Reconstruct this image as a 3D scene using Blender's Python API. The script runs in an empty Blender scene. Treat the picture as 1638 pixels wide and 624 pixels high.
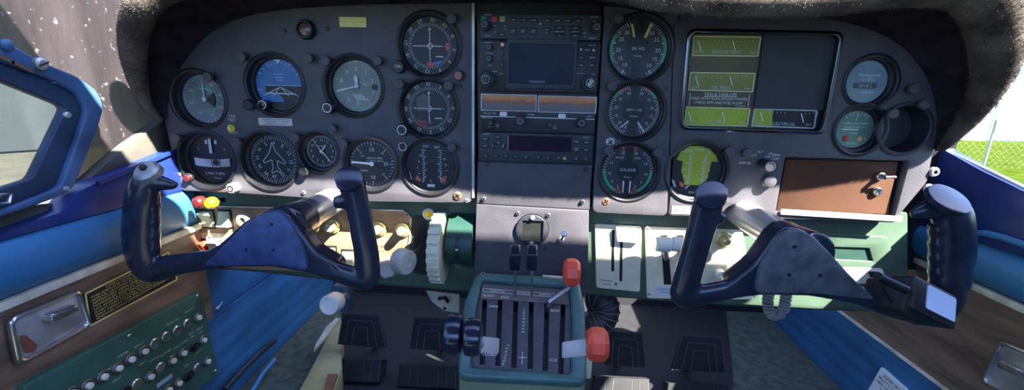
import bpy, bmesh, math, random
from mathutils import Vector, Matrix
random.seed(7)
PI = math.pi
V = Vector
col = bpy.context.scene.collection

# ------------------------------------------------------------------ camera
FPX, PITCH, YAW, ROLL, CAMD, CAMZ = 690.0, 0.2434, -0.0518, 0.0229, 0.6045, 0.14
CAM = V((0, -CAMD, CAMZ))
FWD = V((math.sin(YAW)*math.cos(PITCH), math.cos(YAW)*math.cos(PITCH), -math.sin(PITCH)))
_r = FWD.cross(V((0, 0, 1))).normalized(); _u = _r.cross(FWD)
RT = _r*math.cos(ROLL) + _u*math.sin(ROLL)
UP = -_r*math.sin(ROLL) + _u*math.cos(ROLL)
cam_data = bpy.data.cameras.new('camera'); cam = bpy.data.objects.new('camera', cam_data); col.objects.link(cam)
cam_data.sensor_width = 36; cam_data.lens = FPX*36/1638; cam_data.clip_start = .01; cam_data.clip_end = 500
cam.matrix_world = Matrix(((RT.x, UP.x, -FWD.x, CAM.x), (RT.y, UP.y, -FWD.y, CAM.y), (RT.z, UP.z, -FWD.z, CAM.z), (0, 0, 0, 1)))
bpy.context.scene.camera = cam

def ray(px, py): return FWD + RT*((px-819)/FPX) + UP*((312-py)/FPX)
def PY(px, py, y=0.0):
    d = ray(px, py); return CAM + d*((y+CAMD)/d.y)
def PX(px, py, x):
    d = ray(px, py); return CAM + d*(x/d.x)
def PZ(px, py, z):
    d = ray(px, py); return CAM + d*((z-CAMZ)/d.z)
def PP(px, py, o, n):
    d = ray(px, py); return CAM + d*((o-CAM).dot(n)/d.dot(n))
def scale_at(p): return FPX/((p-CAM).dot(FWD))      # pixels per metre at a point

# ------------------------------------------------------------------ materials
MATS = {}
def mat(name, rgb, rough=.5, metal=0., var=.12, scale=40., bump=0., spec=.5, coat=0., rgb2=None, stretch=None, emis=0., bscale=None):
    if name in MATS: return MATS[name]
    m = bpy.data.materials.new(name); m.use_nodes = True
    nt = m.node_tree; N = nt.nodes; L = nt.links
    b = N['Principled BSDF']
    tc = N.new('ShaderNodeTexCoord'); mp = N.new('ShaderNodeMapping')
    L.new(tc.outputs['Object'], mp.inputs['Vector'])
    if stretch: mp.inputs['Scale'].default_value = stretch
    nz = N.new('ShaderNodeTexNoise'); nz.inputs['Scale'].default_value = scale; nz.inputs['Detail'].default_value = 6
    L.new(mp.outputs['Vector'], nz.inputs['Vector'])
    cr = N.new('ShaderNodeValToRGB')
    c2 = rgb2 if rgb2 else tuple(min(1, c*(1+var)) for c in rgb)
    c1 = rgb if rgb2 else tuple(c*(1-var) for c in rgb)
    cr.color_ramp.elements[0].position = .35; cr.color_ramp.elements[0].color = (*c1, 1)
    cr.color_ramp.elements[1].position = .65; cr.color_ramp.elements[1].color = (*c2, 1)
    L.new(nz.outputs['Fac'], cr.inputs['Fac']); L.new(cr.outputs['Color'], b.inputs['Base Color'])
    b.inputs['Roughness'].default_value = rough; b.inputs['Metallic'].default_value = metal
    b.inputs['Specular IOR Level'].default_value = spec
    b.inputs['Coat Weight'].default_value = coat; b.inputs['Coat Roughness'].default_value = .15
    if emis: b.inputs['Emission Color'].default_value = (*rgb, 1); b.inputs['Emission Strength'].default_value = emis
    if bump:
        nb = N.new('ShaderNodeTexNoise'); nb.inputs['Scale'].default_value = bscale or scale*8; nb.inputs['Detail'].default_value = 3
        L.new(mp.outputs['Vector'], nb.inputs['Vector'])
        bp = N.new('ShaderNodeBump'); bp.inputs['Strength'].default_value = bump; bp.inputs['Distance'].default_value = .002
        L.new(nb.outputs['Fac'], bp.inputs['Height']); L.new(bp.outputs['Normal'], b.inputs['Normal'])
    MATS[name] = m; return m
def glass_mat(name, tint=(1, 1, 1), refl=.12, rough=.03):
    m = bpy.data.materials.new(name); m.use_nodes = True
    nt = m.node_tree; N = nt.nodes; L = nt.links; N.clear()
    o = N.new('ShaderNodeOutputMaterial'); mx = N.new('ShaderNodeMixShader'); t = N.new('ShaderNodeBsdfTransparent'); g = N.new('ShaderNodeBsdfGlossy')
    lw = N.new('ShaderNodeLayerWeight'); lw.inputs['Blend'].default_value = refl
    g.inputs['Roughness'].default_value = rough; t.inputs['Color'].default_value = (*tint, 1)
    L.new(lw.outputs['Fresnel'], mx.inputs['Fac']); L.new(t.outputs[0], mx.inputs[1]); L.new(g.outputs[0], mx.inputs[2]); L.new(mx.outputs[0], o.inputs['Surface'])
    MATS[name] = m; return m

mat('panel', (.071, .067, .077), .55, 0, .12, 25, .25, bscale=900)
mat('panel_dark', (.028, .03, .038), .5, 0, .12, 30, .15, bscale=900)
mat('black', (.012, .012, .015), .45, 0, .2, 60)
mat('black_gloss', (.013, .017, .034), .18, 0, .2, 60, coat=.3)  # blue sheen of the throttle knobs put into the base colour
mat('yoke', (.018, .022, .04), .24, 0, .25, 30, .03, bscale=700, coat=.25)
mat('yoke_cover_sheen', (.042, .066, .17), .42, 0, .3, 60, .12, bscale=900)  # blue sky sheen painted into the left hub cover's base colour
mat('yoke_cover_grey', (.1, .105, .125), .45, 0, .35, 60, .12, bscale=900)
mat('dial', (.018, .02, .024), .5, 0, .1, 50)
mat('dial_engine', (.038, .04, .046), .5, 0, .1, 50)
mat('frame_yellow', (.72, .7, .36), .5, 0, .06, 40)
mat('white', (.8, .8, .78), .5, 0, .05, 50)
mat('print', (.62, .63, .64), .6, 0, .05, 50)
mat('print_dim', (.32, .33, .36), .6, 0, .1, 50)
mat('yellow', (.75, .62, .06), .5, 0, .08, 60)
mat('label_yellow', (.78, .65, .22), .5, 0, .08, 40)
mat('red', (.62, .05, .03), .4, 0, .12, 60)
mat('knob_red', (.8, .085, .04), .38, 0, .1, 40)
mat('orange', (.55, .2, .012), .35, 0, .1, 60)
mat('green_mark', (.05, .42, .2), .5, 0, .1, 60)
mat('steel', (.62, .63, .65), .28, 1, .1, 50)
mat('wheel_ivory', (.6, .6, .44), .45, 0, .06, 30)
mat('steel_brushed', (.55, .55, .56), .38, 1, .2, 30, stretch=(8, 1, 1))
mat('aluminium_dull', (.5, .49, .48), .5, .7, .25, 25)
mat('copper', (.65, .33, .17), .42, .8, .2, 80)
mat('green', (.066, .11, .074), .5, 0, .16, 18, .08)
mat('green_light', (.1, .17, .12), .5, 0, .16, 18, .08)
mat('quad_green', (.055, .14, .135), .4, 0, .18, 20, .1)
mat('cream', (.8, .73, .52), .45, 0, .06, 40)
mat('cream_white', (.78, .76, .66), .45, 0, .07, 30)
mat('ivory_green', (.6, .63, .42), .5, 0, .08, 30)
mat('grey_knob', (.5, .52, .49), .45, 0, .1, 30)
mat('wood_face', (.27, .16, .085), .5, 0, .2, 12, 0, rgb2=(.36, .235, .14), stretch=(1, 9, 9))
mat('wood', (.12, .075, .05), .5, 0, .2, 7, .05, rgb2=(.26, .17, .115), stretch=(1, 1.2, 9))
mat('blue_pad', (.045, .19, .39), .45, 0, .12, 9, .12, bscale=500)
mat('blue_paint', (.014, .032, .16), .35, 0, .2, 14, .05)
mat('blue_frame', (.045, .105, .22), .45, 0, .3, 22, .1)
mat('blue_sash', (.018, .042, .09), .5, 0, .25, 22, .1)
mat('blue_wall', (.03, .125, .26), .5, 0, .25, 8, .1, stretch=(1, 1, 3))
mat('trim_cream', (.7, .64, .5), .5, 0, .25, 30)
mat('carpet', (.085, .098, .07), .95, 0, .3, 60, .6, bscale=700)
mat('bare_metal', (.1, .09, .07), .6, .1, .4, 14, .2)
mat('hood', (.024, .018, .024), .95, 0, .3, 40, .7, bscale=600, spec=.1)
mat('fuzz', (.05, .04, .037), .95, 0, .3, 25, spec=.05, rgb2=(.15, .125, .105))
mat('rim_chrome', (.14, .15, .18), .12, 1, .1, 40)
mat('shaft_metal', (.7, .7, .7), .3, .6, .1, 30)
mat('glove_brown', (.075, .034, .019), .75, 0, .08, 30, .06, bscale=900, spec=.15)
mat('lime_reflection', (.4, .46, .03), .5, 0, .15, 14)  # yellow green reflection painted into the gauge faces as base colour
mat('lime_reflection_dim', (.3, .32, .06), .5, 0, .35, 10, rgb2=(.22, .19, .06))  # duller tone of the painted reflection
mat('screen', (.012, .014, .04), .3, 0, .2, 20, spec=.15)
mat('screen_red', (.03, .012, .022), .3, 0, .5, 25, spec=.15, rgb2=(.012, .012, .03))
mat('gold', (.7, .58, .28), .3, .6, .1, 50)
mat('tan', (.5, .44, .33), .6, 0, .15, 20)
mat('old_yellow', (.36, .28, .12), .7, 0, .3, 15)
mat('hose_ring', (.1, .1, .11), .5)
mat('hose', (.02, .022, .028), .5, 0, .2, 50)
mat('cord', (.2, .195, .18), .5, 0, .15, 50)
mat('screen_white', (.6, .68, .85), .25, 0, .05, 20)
mat('grass', (.034, .052, .006), .9, 0, .3, 3, spec=0)
mat('tarmac', (.1, .1, .075), .9, 0, .1, 2, spec=0)
mat('hangar', (.95, .92, .88), .7, 0, .04, 1)
mat('galv', (.5, .52, .55), .5, .5, .1, 10)
glass_mat('glass', refl=.05)
glass_mat('clear_pane', refl=.015)

# ------------------------------------------------------------------ frames and mesh builder
class Fr:
    def __init__(s, O, U=V((1, 0, 0)), W=V((0, 0, 1))):
        s.O = V(O); s.U = V(U).normalized(); s.V = V(W).normalized(); s.N = s.U.cross(s.V).normalized()
    def p(s, u, v, n=0.): return s.O + s.U*u + s.V*v + s.N*n
    def uv(s, P): d = P - s.O; return (d.dot(s.U), d.dot(s.V))
    def moved(s, u, v, n=0.): return Fr(s.p(u, v, n), s.U, s.V)
    def rot(s, a):
        return Fr(s.O, s.U*math.cos(a)+s.V*math.sin(a), -s.U*math.sin(a)+s.V*math.cos(a))
def panel_fr(px, py, y=0.): return Fr(PY(px, py, y))
PANEL = Fr((0, 0, 0)); LEFT = lambda x: Fr((x, 0, 0), (0, 1, 0), (0, 0, 1)); RIGHT = lambda x: Fr((x, 0, 0), (0, -1, 0), (0, 0, 1))

_txt = {}
def text_mesh(s):
    if s not in _txt:
        cu = bpy.data.curves.new('lettering', 'FONT'); cu.body = s; cu.align_x = 'CENTER'; cu.align_y = 'CENTER'; cu.resolution_u = 2; cu.size = 1
        ob = bpy.data.objects.new('lettering', cu)
        me = bpy.data.meshes.new_from_object(ob)
        _txt[s] = ([tuple(v.co) for v in me.vertices], [tuple(p.vertices) for p in me.polygons])
        bpy.data.objects.remove(ob); bpy.data.meshes.remove(me)
    return _txt[s]
def rounded(w, h, r, n=5, cx=0, cy=0):
    pts = []
    for (sx, sy, a0) in ((1, 1, 0), (-1, 1, PI/2), (-1, -1, PI), (1, -1, 1.5*PI)):
        for i in range(n+1):
            a = a0 + PI/2*i/n
            pts.append((cx+sx*(w/2-r)+r*math.cos(a), cy+sy*(h/2-r)+r*math.sin(a)))
    return pts
def round_poly(pts, r, n=4):
    out = []
    m = len(pts)
    for i in range(m):
        p0, p1, p2 = V(pts[i-1]), V(pts[i]), V(pts[(i+1) % m])
        a = (p0-p1); b = (p2-p1); rr = min(r, a.length*.45, b.length*.45)
        A = p1+a.normalized()*rr; B = p1+b.normalized()*rr
        for k in range(n+1):
            t = k/n; q = A*(1-t)**2 + p1*2*t*(1-t) + B*t*t
            out.append((q.x, q.y))
    return out
def circle(r, n=48, cx=0, cy=0): return [(cx+r*math.cos(2*PI*i/n), cy+r*math.sin(2*PI*i/n)) for i in range(n)]

class MB:
    def __init__(s): s.v = []; s.f = []
    def add(s, vs, fs):
        o = len(s.v); s.v += [tuple(v) for v in vs]; s.f += [tuple(i+o for i in f) for f in fs]; return s
    def quad(s, a, b, c, d): return s.add([a, b, c, d], [(0, 1, 2, 3)])
    def poly(s, fr, pts, n=0.): return s.add([fr.p(u, v, n) for u, v in pts], [tuple(range(len(pts)))])
    def box(s, fr, w, h, n0, n1, r=0., seg=3, taper=0.):
        """box on a frame, w x h about the frame origin, from n0 to n1, rounded corners and a small top bevel"""
        pts = rounded(w, h, r, seg) if r > 0 else [(w/2, h/2), (-w/2, h/2), (-w/2, -h/2), (w/2, -h/2)]
        return s.prism(fr, pts, n0, n1, taper)
    def prism(s, fr, pts, n0, n1, taper=0.):
        m = len(pts); cx = sum(p[0] for p in pts)/m; cy = sum(p[1] for p in pts)/m
        def shr(p, t):
            d = math.hypot(p[0]-cx, p[1]-cy) or 1; k = 1-t/d; return (cx+(p[0]-cx)*k, cy+(p[1]-cy)*k)
        rings = [(pts, n0)]
        if taper > 0:
            rings += [(pts, n1-taper*.8), ([shr(p, taper*.3) for p in pts], n1-taper*.25), ([shr(p, taper) for p in pts], n1)]
        else: rings += [(pts, n1)]
        vs = [fr.p(u, v, n) for r, n in rings for u, v in r]; fs = []
        for k in range(len(rings)-1):
            for i in range(m):
                j = (i+1) % m; fs.append((k*m+i, k*m+j, (k+1)*m+j, (k+1)*m+i))
        fs.append(tuple(range(m-1, -1, -1))); fs.append(tuple((len(rings)-1)*m+i for i in range(m)))
        return s.add(vs, fs)
    def lathe(s, fr, prof, seg=32, cap0=True, cap1=True, wob=None):
        """profile of (radius, n) turned about the frame normal"""
        vs = []; fs = []; m = seg
        for r, n in prof:
            for i in range(m):
                a = 2*PI*i/m; k = wob(a) if wob else 1
                vs.append(fr.p(r*k*math.cos(a), r*k*math.sin(a), n))
        for k in range(len(prof)-1):
            for i in range(m):
                j = (i+1) % m; fs.append((k*m+i, k*m+j, (k+1)*m+j, (k+1)*m+i))
        if cap0: fs.append(tuple(range(m-1, -1, -1)))
        if cap1: fs.append(tuple((len(prof)-1)*m+i for i in range(m)))
        return s.add(vs, fs)
    def ring(s, fr, r0, r1, n, seg=48, a0=0., a1=2*PI):
        full = abs(a1-a0) > 6.28; m = seg if full else max(2, int(seg*abs(a1-a0)/6.28)+1); k = m if full else m+1
        vs = []
        for i in range(k):
            a = a0+(a1-a0)*i/m
            vs += [fr.p(r0*math.cos(a), r0*math.sin(a), n), fr.p(r1*math.cos(a), r1*math.sin(a), n)]
        fs = [(2*i, 2*i+1, (2*i+3) % (2*k), (2*i+2) % (2*k)) for i in range(m)]
        return s.add(vs, fs)
    def bar(s, fr, u0, v0, u1, v1, w, n=0., w1=None):
        d = V((u1-u0, v1-v0)); p = V((-d.y, d.x)).normalized(); w1 = w if w1 is None else w1
        return s.poly(fr, [(u0-p.x*w/2, v0-p.y*w/2), (u1-p.x*w1/2, v1-p.y*w1/2), (u1+p.x*w1/2, v1+p.y*w1/2), (u0+p.x*w/2, v0+p.y*w/2)], n)
    def tube(s, pts, rads, seg=12, caps=True, flat=None):
        """swept round (or flattened) tube; flat=(axis vector, factor) squeezes the section along axis"""
        pts = [V(p) for p in pts]; n = len(pts)
        if not hasattr(rads, '__len__'): rads = [rads]*n
        vs = []; fs = []; prev = None
        for i in range(n):
            t = (pts[min(i+1, n-1)]-pts[max(i-1, 0)]).normalized()
            if prev is None:
                a = V((0, 0, 1)) if abs(t.z) < .9 else V((1, 0, 0)); x = t.cross(a).normalized()
            else: x = (prev - t*prev.dot(t)).normalized()
            prev = x; y = t.cross(x)
            for k in range(seg):
                a = 2*PI*k/seg; o = x*math.cos(a)*rads[i] + y*math.sin(a)*rads[i]
                if flat: o = o - flat[0]*(o.dot(flat[0])*(1-flat[1]))
                vs.append(pts[i]+o)
        for i in range(n-1):
            for k in range(seg):
                j = (k+1) % seg; fs.append((i*seg+k, i*seg+j, (i+1)*seg+j, (i+1)*seg+k))
        if caps: fs += [tuple(range(seg-1, -1, -1)), tuple((n-1)*seg+k for k in range(seg))]
        return s.add(vs, fs)
    def grid(s, rows, closed=False):
        m = len(rows[0]); vs = [p for r in rows for p in r]; fs = []
        for i in range(len(rows)-1):
            for k in range(m if closed else m-1):
                j = (k+1) % m; fs.append((i*m+k, i*m+j, (i+1)*m+j, (i+1)*m+k))
        return s.add(vs, fs)
    def text(s, fr, txt, u, v, size, n=0., rot=0., sx=1.):
        vs, fs = text_mesh(txt); c, q = math.cos(rot), math.sin(rot)
        return s.add([fr.p(u+(x*sx*c-y*q)*size, v+(x*sx*q+y*c)*size, n) for x, y, z in vs], fs)
    def plate(s, fr, outline, holes, n0, n1, bevel=0.):
        """flat plate with through holes"""
        cu = bpy.data.curves.new('plate', 'CURVE'); cu.dimensions = '2D'; cu.fill_mode = 'BOTH'
        for pts in [outline]+list(holes):
            sp = cu.splines.new('POLY'); sp.points.add(len(pts)-1); sp.use_cyclic_u = True
            for q, (u, v) in zip(sp.points, pts): q.co = (u, v, 0, 1)
        cu.extrude = (n1-n0)/2-bevel; cu.bevel_depth = bevel; cu.bevel_resolution = 2; cu.offset = -bevel
        ob = bpy.data.objects.new('plate', cu); me = bpy.data.meshes.new_from_object(ob)
        c = (n0+n1)/2
        s.add([fr.p(v.co.x, v.co.y, c+v.co.z) for v in me.vertices], [tuple(p.vertices) for p in me.polygons])
        bpy.data.objects.remove(ob); bpy.data.meshes.remove(me); bpy.data.curves.remove(cu)
        return s
    def build(s, name, m, parent=None, smooth=35, loc=None):
        me = bpy.data.meshes.new(name)
        o = bpy.data.objects.new(name, me); col.objects.link(o)
        if parent is not None:
            o.parent = parent; off = origin(parent); o['_o'] = tuple(off)
        else:
            off = V(loc) if loc is not None else (sum((V(v) for v in s.v), V())/max(1, len(s.v)))
            o.location = off; o['_o'] = tuple(off)
        me.from_pydata([tuple(V(v)-off) for v in s.v], [], s.f)
        me.materials.append(MATS[m] if isinstance(m, str) else m)
        bm = bmesh.new(); bm.from_mesh(me); bmesh.ops.remove_doubles(bm, verts=bm.verts, dist=1e-6)
        bmesh.ops.recalc_face_normals(bm, faces=bm.faces); bm.to_mesh(me); bm.free()
        if smooth:
            me.polygons.foreach_set('use_smooth', [True]*len(me.polygons)); me.set_sharp_from_angle(angle=math.radians(smooth))
        return o
def origin(o): return V(o['_o'])
def tag(o, label, cat, group=None, kind=None):
    o['label'] = label; o['category'] = cat
    if group: o['group'] = group
    if kind: o['kind'] = kind
    return o
def thing(name, loc, label, cat, group=None):
    o = bpy.data.objects.new(name, None); col.objects.link(o); o.location = loc; o['_o'] = tuple(loc); o.empty_display_size = .01
    return tag(o, label, cat, group)
def struct(o): o['kind'] = 'structure'; return o
def dup(root, loc, label=None, group=None, parent=None):
    def cp(o, p):
        c = o.copy(); col.objects.link(c); c.parent = p
        for ch in list(o.children): cp(ch, c)
        return c
    r = cp(root, parent); r.location = V(loc) - (origin(parent) if parent else V((0, 0, 0))); r['_o'] = tuple(loc)
    if label: r['label'] = label
    if group: r['group'] = group
    return r
def R(px, py, rpx, y=0.):
    return rpx/scale_at(PY(px, py, y))
def LP(fr, px, py, n=0.):
    """plane coordinates of a pixel on a frame"""
    P = PP(px, py, fr.p(0, 0, n), fr.N); return fr.uv(P)
def pxs(fr, pts, n=0.): return [LP(fr, x, y, n) for x, y in pts]
def cw(r, deg): a = math.radians(deg); return (r*math.sin(a), r*math.cos(a))

# ------------------------------------------------------------------ gauges: hole data (cx, cy, hole radius, glass radius) in picture units
GA = dict(airspeed=(317, 159, 45, 38), attitude=(439, 136, 47, 40), altimeter=(565, 138, 47, 40), cdi=(686, 73, 50, 44), turn=(330, 257, 46, 39),
          dg=(430, 258, 47, 40), clock=(508, 244, 33, 26), vsi=(593, 263, 43, 37), cdi2=(685, 174, 47, 42), fuel=(687, 267, 45, 40),
          mp=(1023, 78, 52, 46), rpm=(1016, 178, 47, 41), gph=(1006, 275, 47, 41), egt=(1114, 275, 48, 42), hours=(1393, 131, 40, 33), suction=(1376, 208, 39, 30), blank=(1447, 207, 38, 33))
def hole(k, grow=0.):
    cx, cy, rh, rg = GA[k]; P = PY(cx, cy); return circle(R(cx, cy, rh)+grow, 48, P.x, P.z)

def arc_px(cx, cy, r, a0, a1, n=6): return [(cx+r*math.sin(math.radians(a0+(a1-a0)*i/n)), cy-r*math.cos(math.radians(a0+(a1-a0)*i/n))) for i in range(n+1)]

# panels --------------------------------------------------------------------------------------------------
def screw(fr, px, py, parent, m='aluminium_dull', r=.0035, name='screw'):
    f = fr.moved(*LP(fr, px, py)); b = MB().lathe(f, [(r, -.001), (r, .0012), (r*.8, .002)], 16)
    o = b.build(name, m, parent)
    s = MB().box(f.rot(.6), r*1.4, r*.3, .0018, .00225).box(f.rot(.6), r*.3, r*1.4, .0018, .00225).build('screw_slot', 'black', o)
    return o

lp = thing('instrument_panel', PY(500, 200), 'dark grey left instrument panel with ten round gauge holes behind the left yoke', 'instrument panel')
out = pxs(PANEL, [(262, 188), (266, 110), (300, -12), (757, -12), (755, 325), (600, 323), (562, 321.5), (556, 311), (544, 306), (520, 305), (509, 309), (503, 318), (375, 309), (288, 305)])
holes = [hole(k) for k in ('airspeed', 'attitude', 'altimeter', 'cdi', 'turn', 'dg', 'clock', 'vsi', 'cdi2', 'fuel')]
MB().plate(PANEL, round_poly(out, .008), holes, -.012, 0, .0012).build('panel_face', 'panel', lp)
for x, y in ((523, 46), (486, 308), (287, 279), (735, 137), (734, 236), (747, 321), (734, 29), (455, 50)): screw(PANEL, x, y, lp, 'panel' if y < 260 else 'aluminium_dull', .003)
screw(PANEL, 732, 313, lp, 'copper', .006)
# printed lettering on the panel
b = MB()
for t, x, y in (('TAA', 371, 186), ('TEST', 371, 192), ('PUSH', 373, 212)): b.text(PANEL, t, *LP(PANEL, x, y), .0055, .0004)
b.build('lettering', 'print', lp)
f = panel_fr(441, 195); pl = MB().box(f, .05, .0105, 0, .0008, .001).build('placard', 'aluminium_dull', lp)
b = MB()
for i, t in enumerate(('DO NOT EXCEED AIRSPEED LIMITATIONS', 'SEE FLIGHT MANUAL FOR OPERATION', 'INTENTIONAL SPINS PROHIBITED')): b.text(f, t, .001, .0032-.0031*i, .0021, .001)
b.build('placard_lettering', 'black', pl)
MB().box(panel_fr(565, 35.5), R(565, 35, 44), R(565, 35, 15), 0, .0012, .0008).build('yellow_label', 'label_yellow', lp)['label'] = 'blank yellow adhesive label strip'
MB().box(panel_fr(757, 165), .0035, .27, -.012, .0012).build('edge_strip', 'aluminium_dull', lp)  # pale strip builds the highlight of the lit side edge into the panel

ep = thing('engine_gauge_panel', PY(1015, 200), 'dark grey narrow panel right of the radios holding three round engine gauges', 'instrument panel')
out = pxs(PANEL, [(968, -12), (1079, -12), (1067, 346), (947, 340)])
MB().plate(PANEL, round_poly(out, .01), [hole(k) for k in ('mp', 'rpm', 'gph')], -.012, .001, .0012).build('panel_face', 'panel', ep)
for x, y, m, r in ((969, 322, 'copper', .0055), (976, 227, 'aluminium_dull', .006), (1064, 142, 'panel', .003)): screw(PANEL, x, y, ep, m, r)

rp = thing('instrument_panel', PY(1300, 240), 'dark grey right instrument panel around the engine cluster tinted with a painted reflection and brown glovebox', 'instrument panel')
out = pxs(PANEL, [(1080, -12), (1560, -12), (1545, 150), (1493, 240), (1484, 290), (1442, 340), (1434, 356.5), (1240, 350), (1205, 349), (1194, 334), (1179, 326), (1164, 331), (1150, 347.5), (1069, 345.5)])
cl_out = round_poly(pxs(PANEL, [(1101, 47), (1348, 52), (1318, 214), (1087, 206)]), .012, 6)
gb_out = round_poly(pxs(PANEL, [(1256, 251), (1455, 258), (1431, 347), (1241, 339)]), .002, 2)
MB().plate(PANEL, round_poly(out, .006), [hole(k) for k in ('egt', 'hours', 'suction', 'blank')]+[cl_out, gb_out], -.012, 0, .0012).build('panel_face', 'panel', rp)
for x, y in ((1494, 275), (1486, 302)): 
    f = panel_fr(x, y); s_ = MB().lathe(f, [(.0065, -.002), (.0065, .001), (.005, .003), (.003, .0032), (.0028, .001)], 20).build('screw', 'aluminium_dull', rp); MB().lathe(f, [(.0028, .0012), (.0028, .0014)], 12).build('screw_socket', 'black', s_)
b = MB()
for t, x, y in (('AMP SEL', 1192, 261), ('ATT', 1205, 249), ('ALT', 1216, 243), ('OFF', 1228, 251), ('GEAR', 1241, 248), ('COM', 1240, 254), ('UP', 1232, 246)): b.text(PANEL, t, *LP(PANEL, x, y), .0045, .0005)
b.build('lettering', 'print', rp)
f = panel_fr(1089, 336); pl = MB().box(f, .026, .012, 0, .0006).build('placard', 'print_dim', rp)
b = MB()
for i, t in enumerate(('EGT GAUGE', 'READ FRONT', 'AND REAR')): b.text(f, t, 0, .0036-.0036*i, .003, .0008)
b.build('placard_lettering', 'black', pl)
# blank instrument cup (part of the panel)
f = panel_fr(*GA['blank'][:2]); rr = R(*GA['blank'][:2], GA['blank'][2])
MB().lathe(f, [(rr+.0045, 0), (rr+.004, .002), (rr+.001, .0025), (rr-.001, .001), (rr-.0015, -.02), (rr*.9, -.026), (.001, -.028)], 40, False, True).build('blank_hole_cover', 'panel_dark', rp)

# ------------------------------------------------------------------ dial drawing helpers
def ticks(b, f, r0, r1, a0, a1, n, w):
    for i in range(n+1):
        a = a0+(a1-a0)*i/n; b.bar(f, *cw(r0, a), *cw(r1, a), w, 0)
    return b
def nums(b, f, r, size, items, radial=False):
    for a, t in items: b.text(f, t, *cw(r, a), size, 0, -math.radians(a) if radial else 0)
    return b
def stroke(b, f, pts, w, closed=False):
    q = pts+[pts[0]] if closed else pts
    for a, c in zip(q, q[1:]): b.bar(f, *a, *c, w, 0)
    return b
def needle(f, name, root, pts, m='print', n=.0016, piv=0.):
    b = MB().prism(f, pts, n, n+.0006); 
    if piv: b.lathe(f, [(piv, n-.001), (piv, n+.0012), (piv*.6, n+.0018)], 20)
    return b.build(name, m, root)
def rotp(pts, deg): a = -math.radians(deg); c, s = math.cos(a), math.sin(a); return [(x*c-y*s, x*s+y*c) for x, y in pts]
def gauge(name, key, label, dial='dial', depth=.013, bez='black', glass=True):
    cx, cy, rh, rg = GA[key]; f = panel_fr(cx, cy); rh = R(cx, cy, rh); rg = R(cx, cy, rg)*(1+depth/.62)
    t = thing(name, f.O, label, 'gauge')
    MB().lathe(f, [(rh+.003, -.0005), (rh+.0035, .0012), (rh+.0005, .002), (rh-.0015, .001), (rh-.002, -depth+.004), (rg+.0015, -depth+.0035), (rg, -depth+.0015), (rg, -depth-.001)], 56, False, False).build('bezel', bez, t)
    fd = f.moved(0, 0, -depth-.001)
    d = MB().lathe(fd, [(rg+.0005, -.002), (rg+.0005, 0)], 48).build('dial', dial, t)
    MB().lathe(f.moved(0, 0, -depth-.003), [(rg+.004, -.035), (rg+.004, 0)], 32).build('instrument_case', 'black', t)
    if glass: MB().lathe(fd, [(rg, .0038), (.0005, .0038)], 40, False, True).build('glass', 'glass', t)
    return t, fd.moved(0, 0, .0004), rg, d

# airspeed
t, f, r, d = gauge('airspeed_indicator', 'airspeed', 'airspeed gauge with green ring, upper left of the left panel', mat('dial_reflection', (.13, .15, .17), .5, 0, .4, 18, rgb2=(.24, .27, .29)))  # grey-blue glass reflections painted into the dial colour
b = MB(); ticks(b, f, r*.82, r*.95, 0, 350, 35, r*.018); nums(b, f, r*.68, r*.17, [(30, '60'), (75, '80'), (120, '100'), (165, '120'), (210, '140'), (255, '160'), (300, '200')]); b.build('markings', 'print', d)
MB().ring(f, r*.5, r*.56, 0, 48, -1.9, 3.2).build('green_arc', 'green_mark', d); MB().ring(f, r*.42, r*.45, 0, 48, -.6, 2.).build('white_arc', 'print', d)
MB().poly(f, rotp([(0, 0), (r*.42, -r*.3), (r*.5, r*.02), (r*.36, r*.36)], 10)).build('dark_sector', 'dial', d)
needle(f, 'needle', t, [(-r*.03, -r*.1), (r*.03, -r*.1), (r*.015, r*.8), (-r*.015, r*.8)], piv=r*.1)

# attitude
t, f, r, d = gauge('attitude_indicator', 'attitude', 'attitude gauge with blue sky dial and white horizon lines', mat('dial_blue', (.05, .17, .42), .45, 0, .15, 20))
MB().poly(f, [(r*.98, -r*.02), (-r*.62, -r*.02), (-r*.62, -r*.3), (-r*.1, -r*.34), (r*.08, -r*.52), (r*.1, -r*.84), (r*.5, -r*.82), (r*.85, -r*.45)]).build('ground_half', 'dial', d)
MB().poly(f, [cw(r*.99, a) for a in range(132, 229, 6)], .0003).build('lower_mask', 'black', t)
b = MB()
for x in (-1, 1):
    b.bar(f, 0, -.08*r, x*.72*r, -.42*r, r*.03, .0003); b.bar(f, 0, -.08*r, x*.33*r, -.42*r, r*.025, .0003)
b.bar(f, -.6*r, -.32*r, .62*r, -.34*r, r*.045, .0005); b.bar(f, -.95*r, -.2*r, -.75*r, -.2*r, r*.03, .0003); b.bar(f, -.6*r, -.02*r, .9*r, -.02*r, r*.018, .0003)
for k in (-60, -45, -30, -20, -10, 10, 20, 30, 45, 60): b.bar(f, *cw(r*.8, k), *cw(r*(.97 if abs(k) in (30, 60) else .9), k), r*.025, .0003)
for i, y in enumerate((.18, .3, .42)): b.bar(f, -.12*r-.05*r*i, y*r, .12*r+.05*r*i, y*r, r*.018, .0003)
b.poly(f, [(0, r*.8), (-r*.12, r*.97), (r*.12, r*.97)], .0003); b.build('markings', 'print', d)
g = f.moved(*LP(f, 428, 167)); k = MB().lathe(g, [(.0065, 0), (.0065, .012), (.005, .013)], 24).build('cage_knob', 'black_gloss', t); MB().ring(g, .0052, .006, .0132).build('knob_ring', 'steel', k)
MB().lathe(panel_fr(401, 168), [(.008, 0), (.008, .006), (.0065, .0075)], 24).build('adjust_knob', 'black', t)

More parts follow.
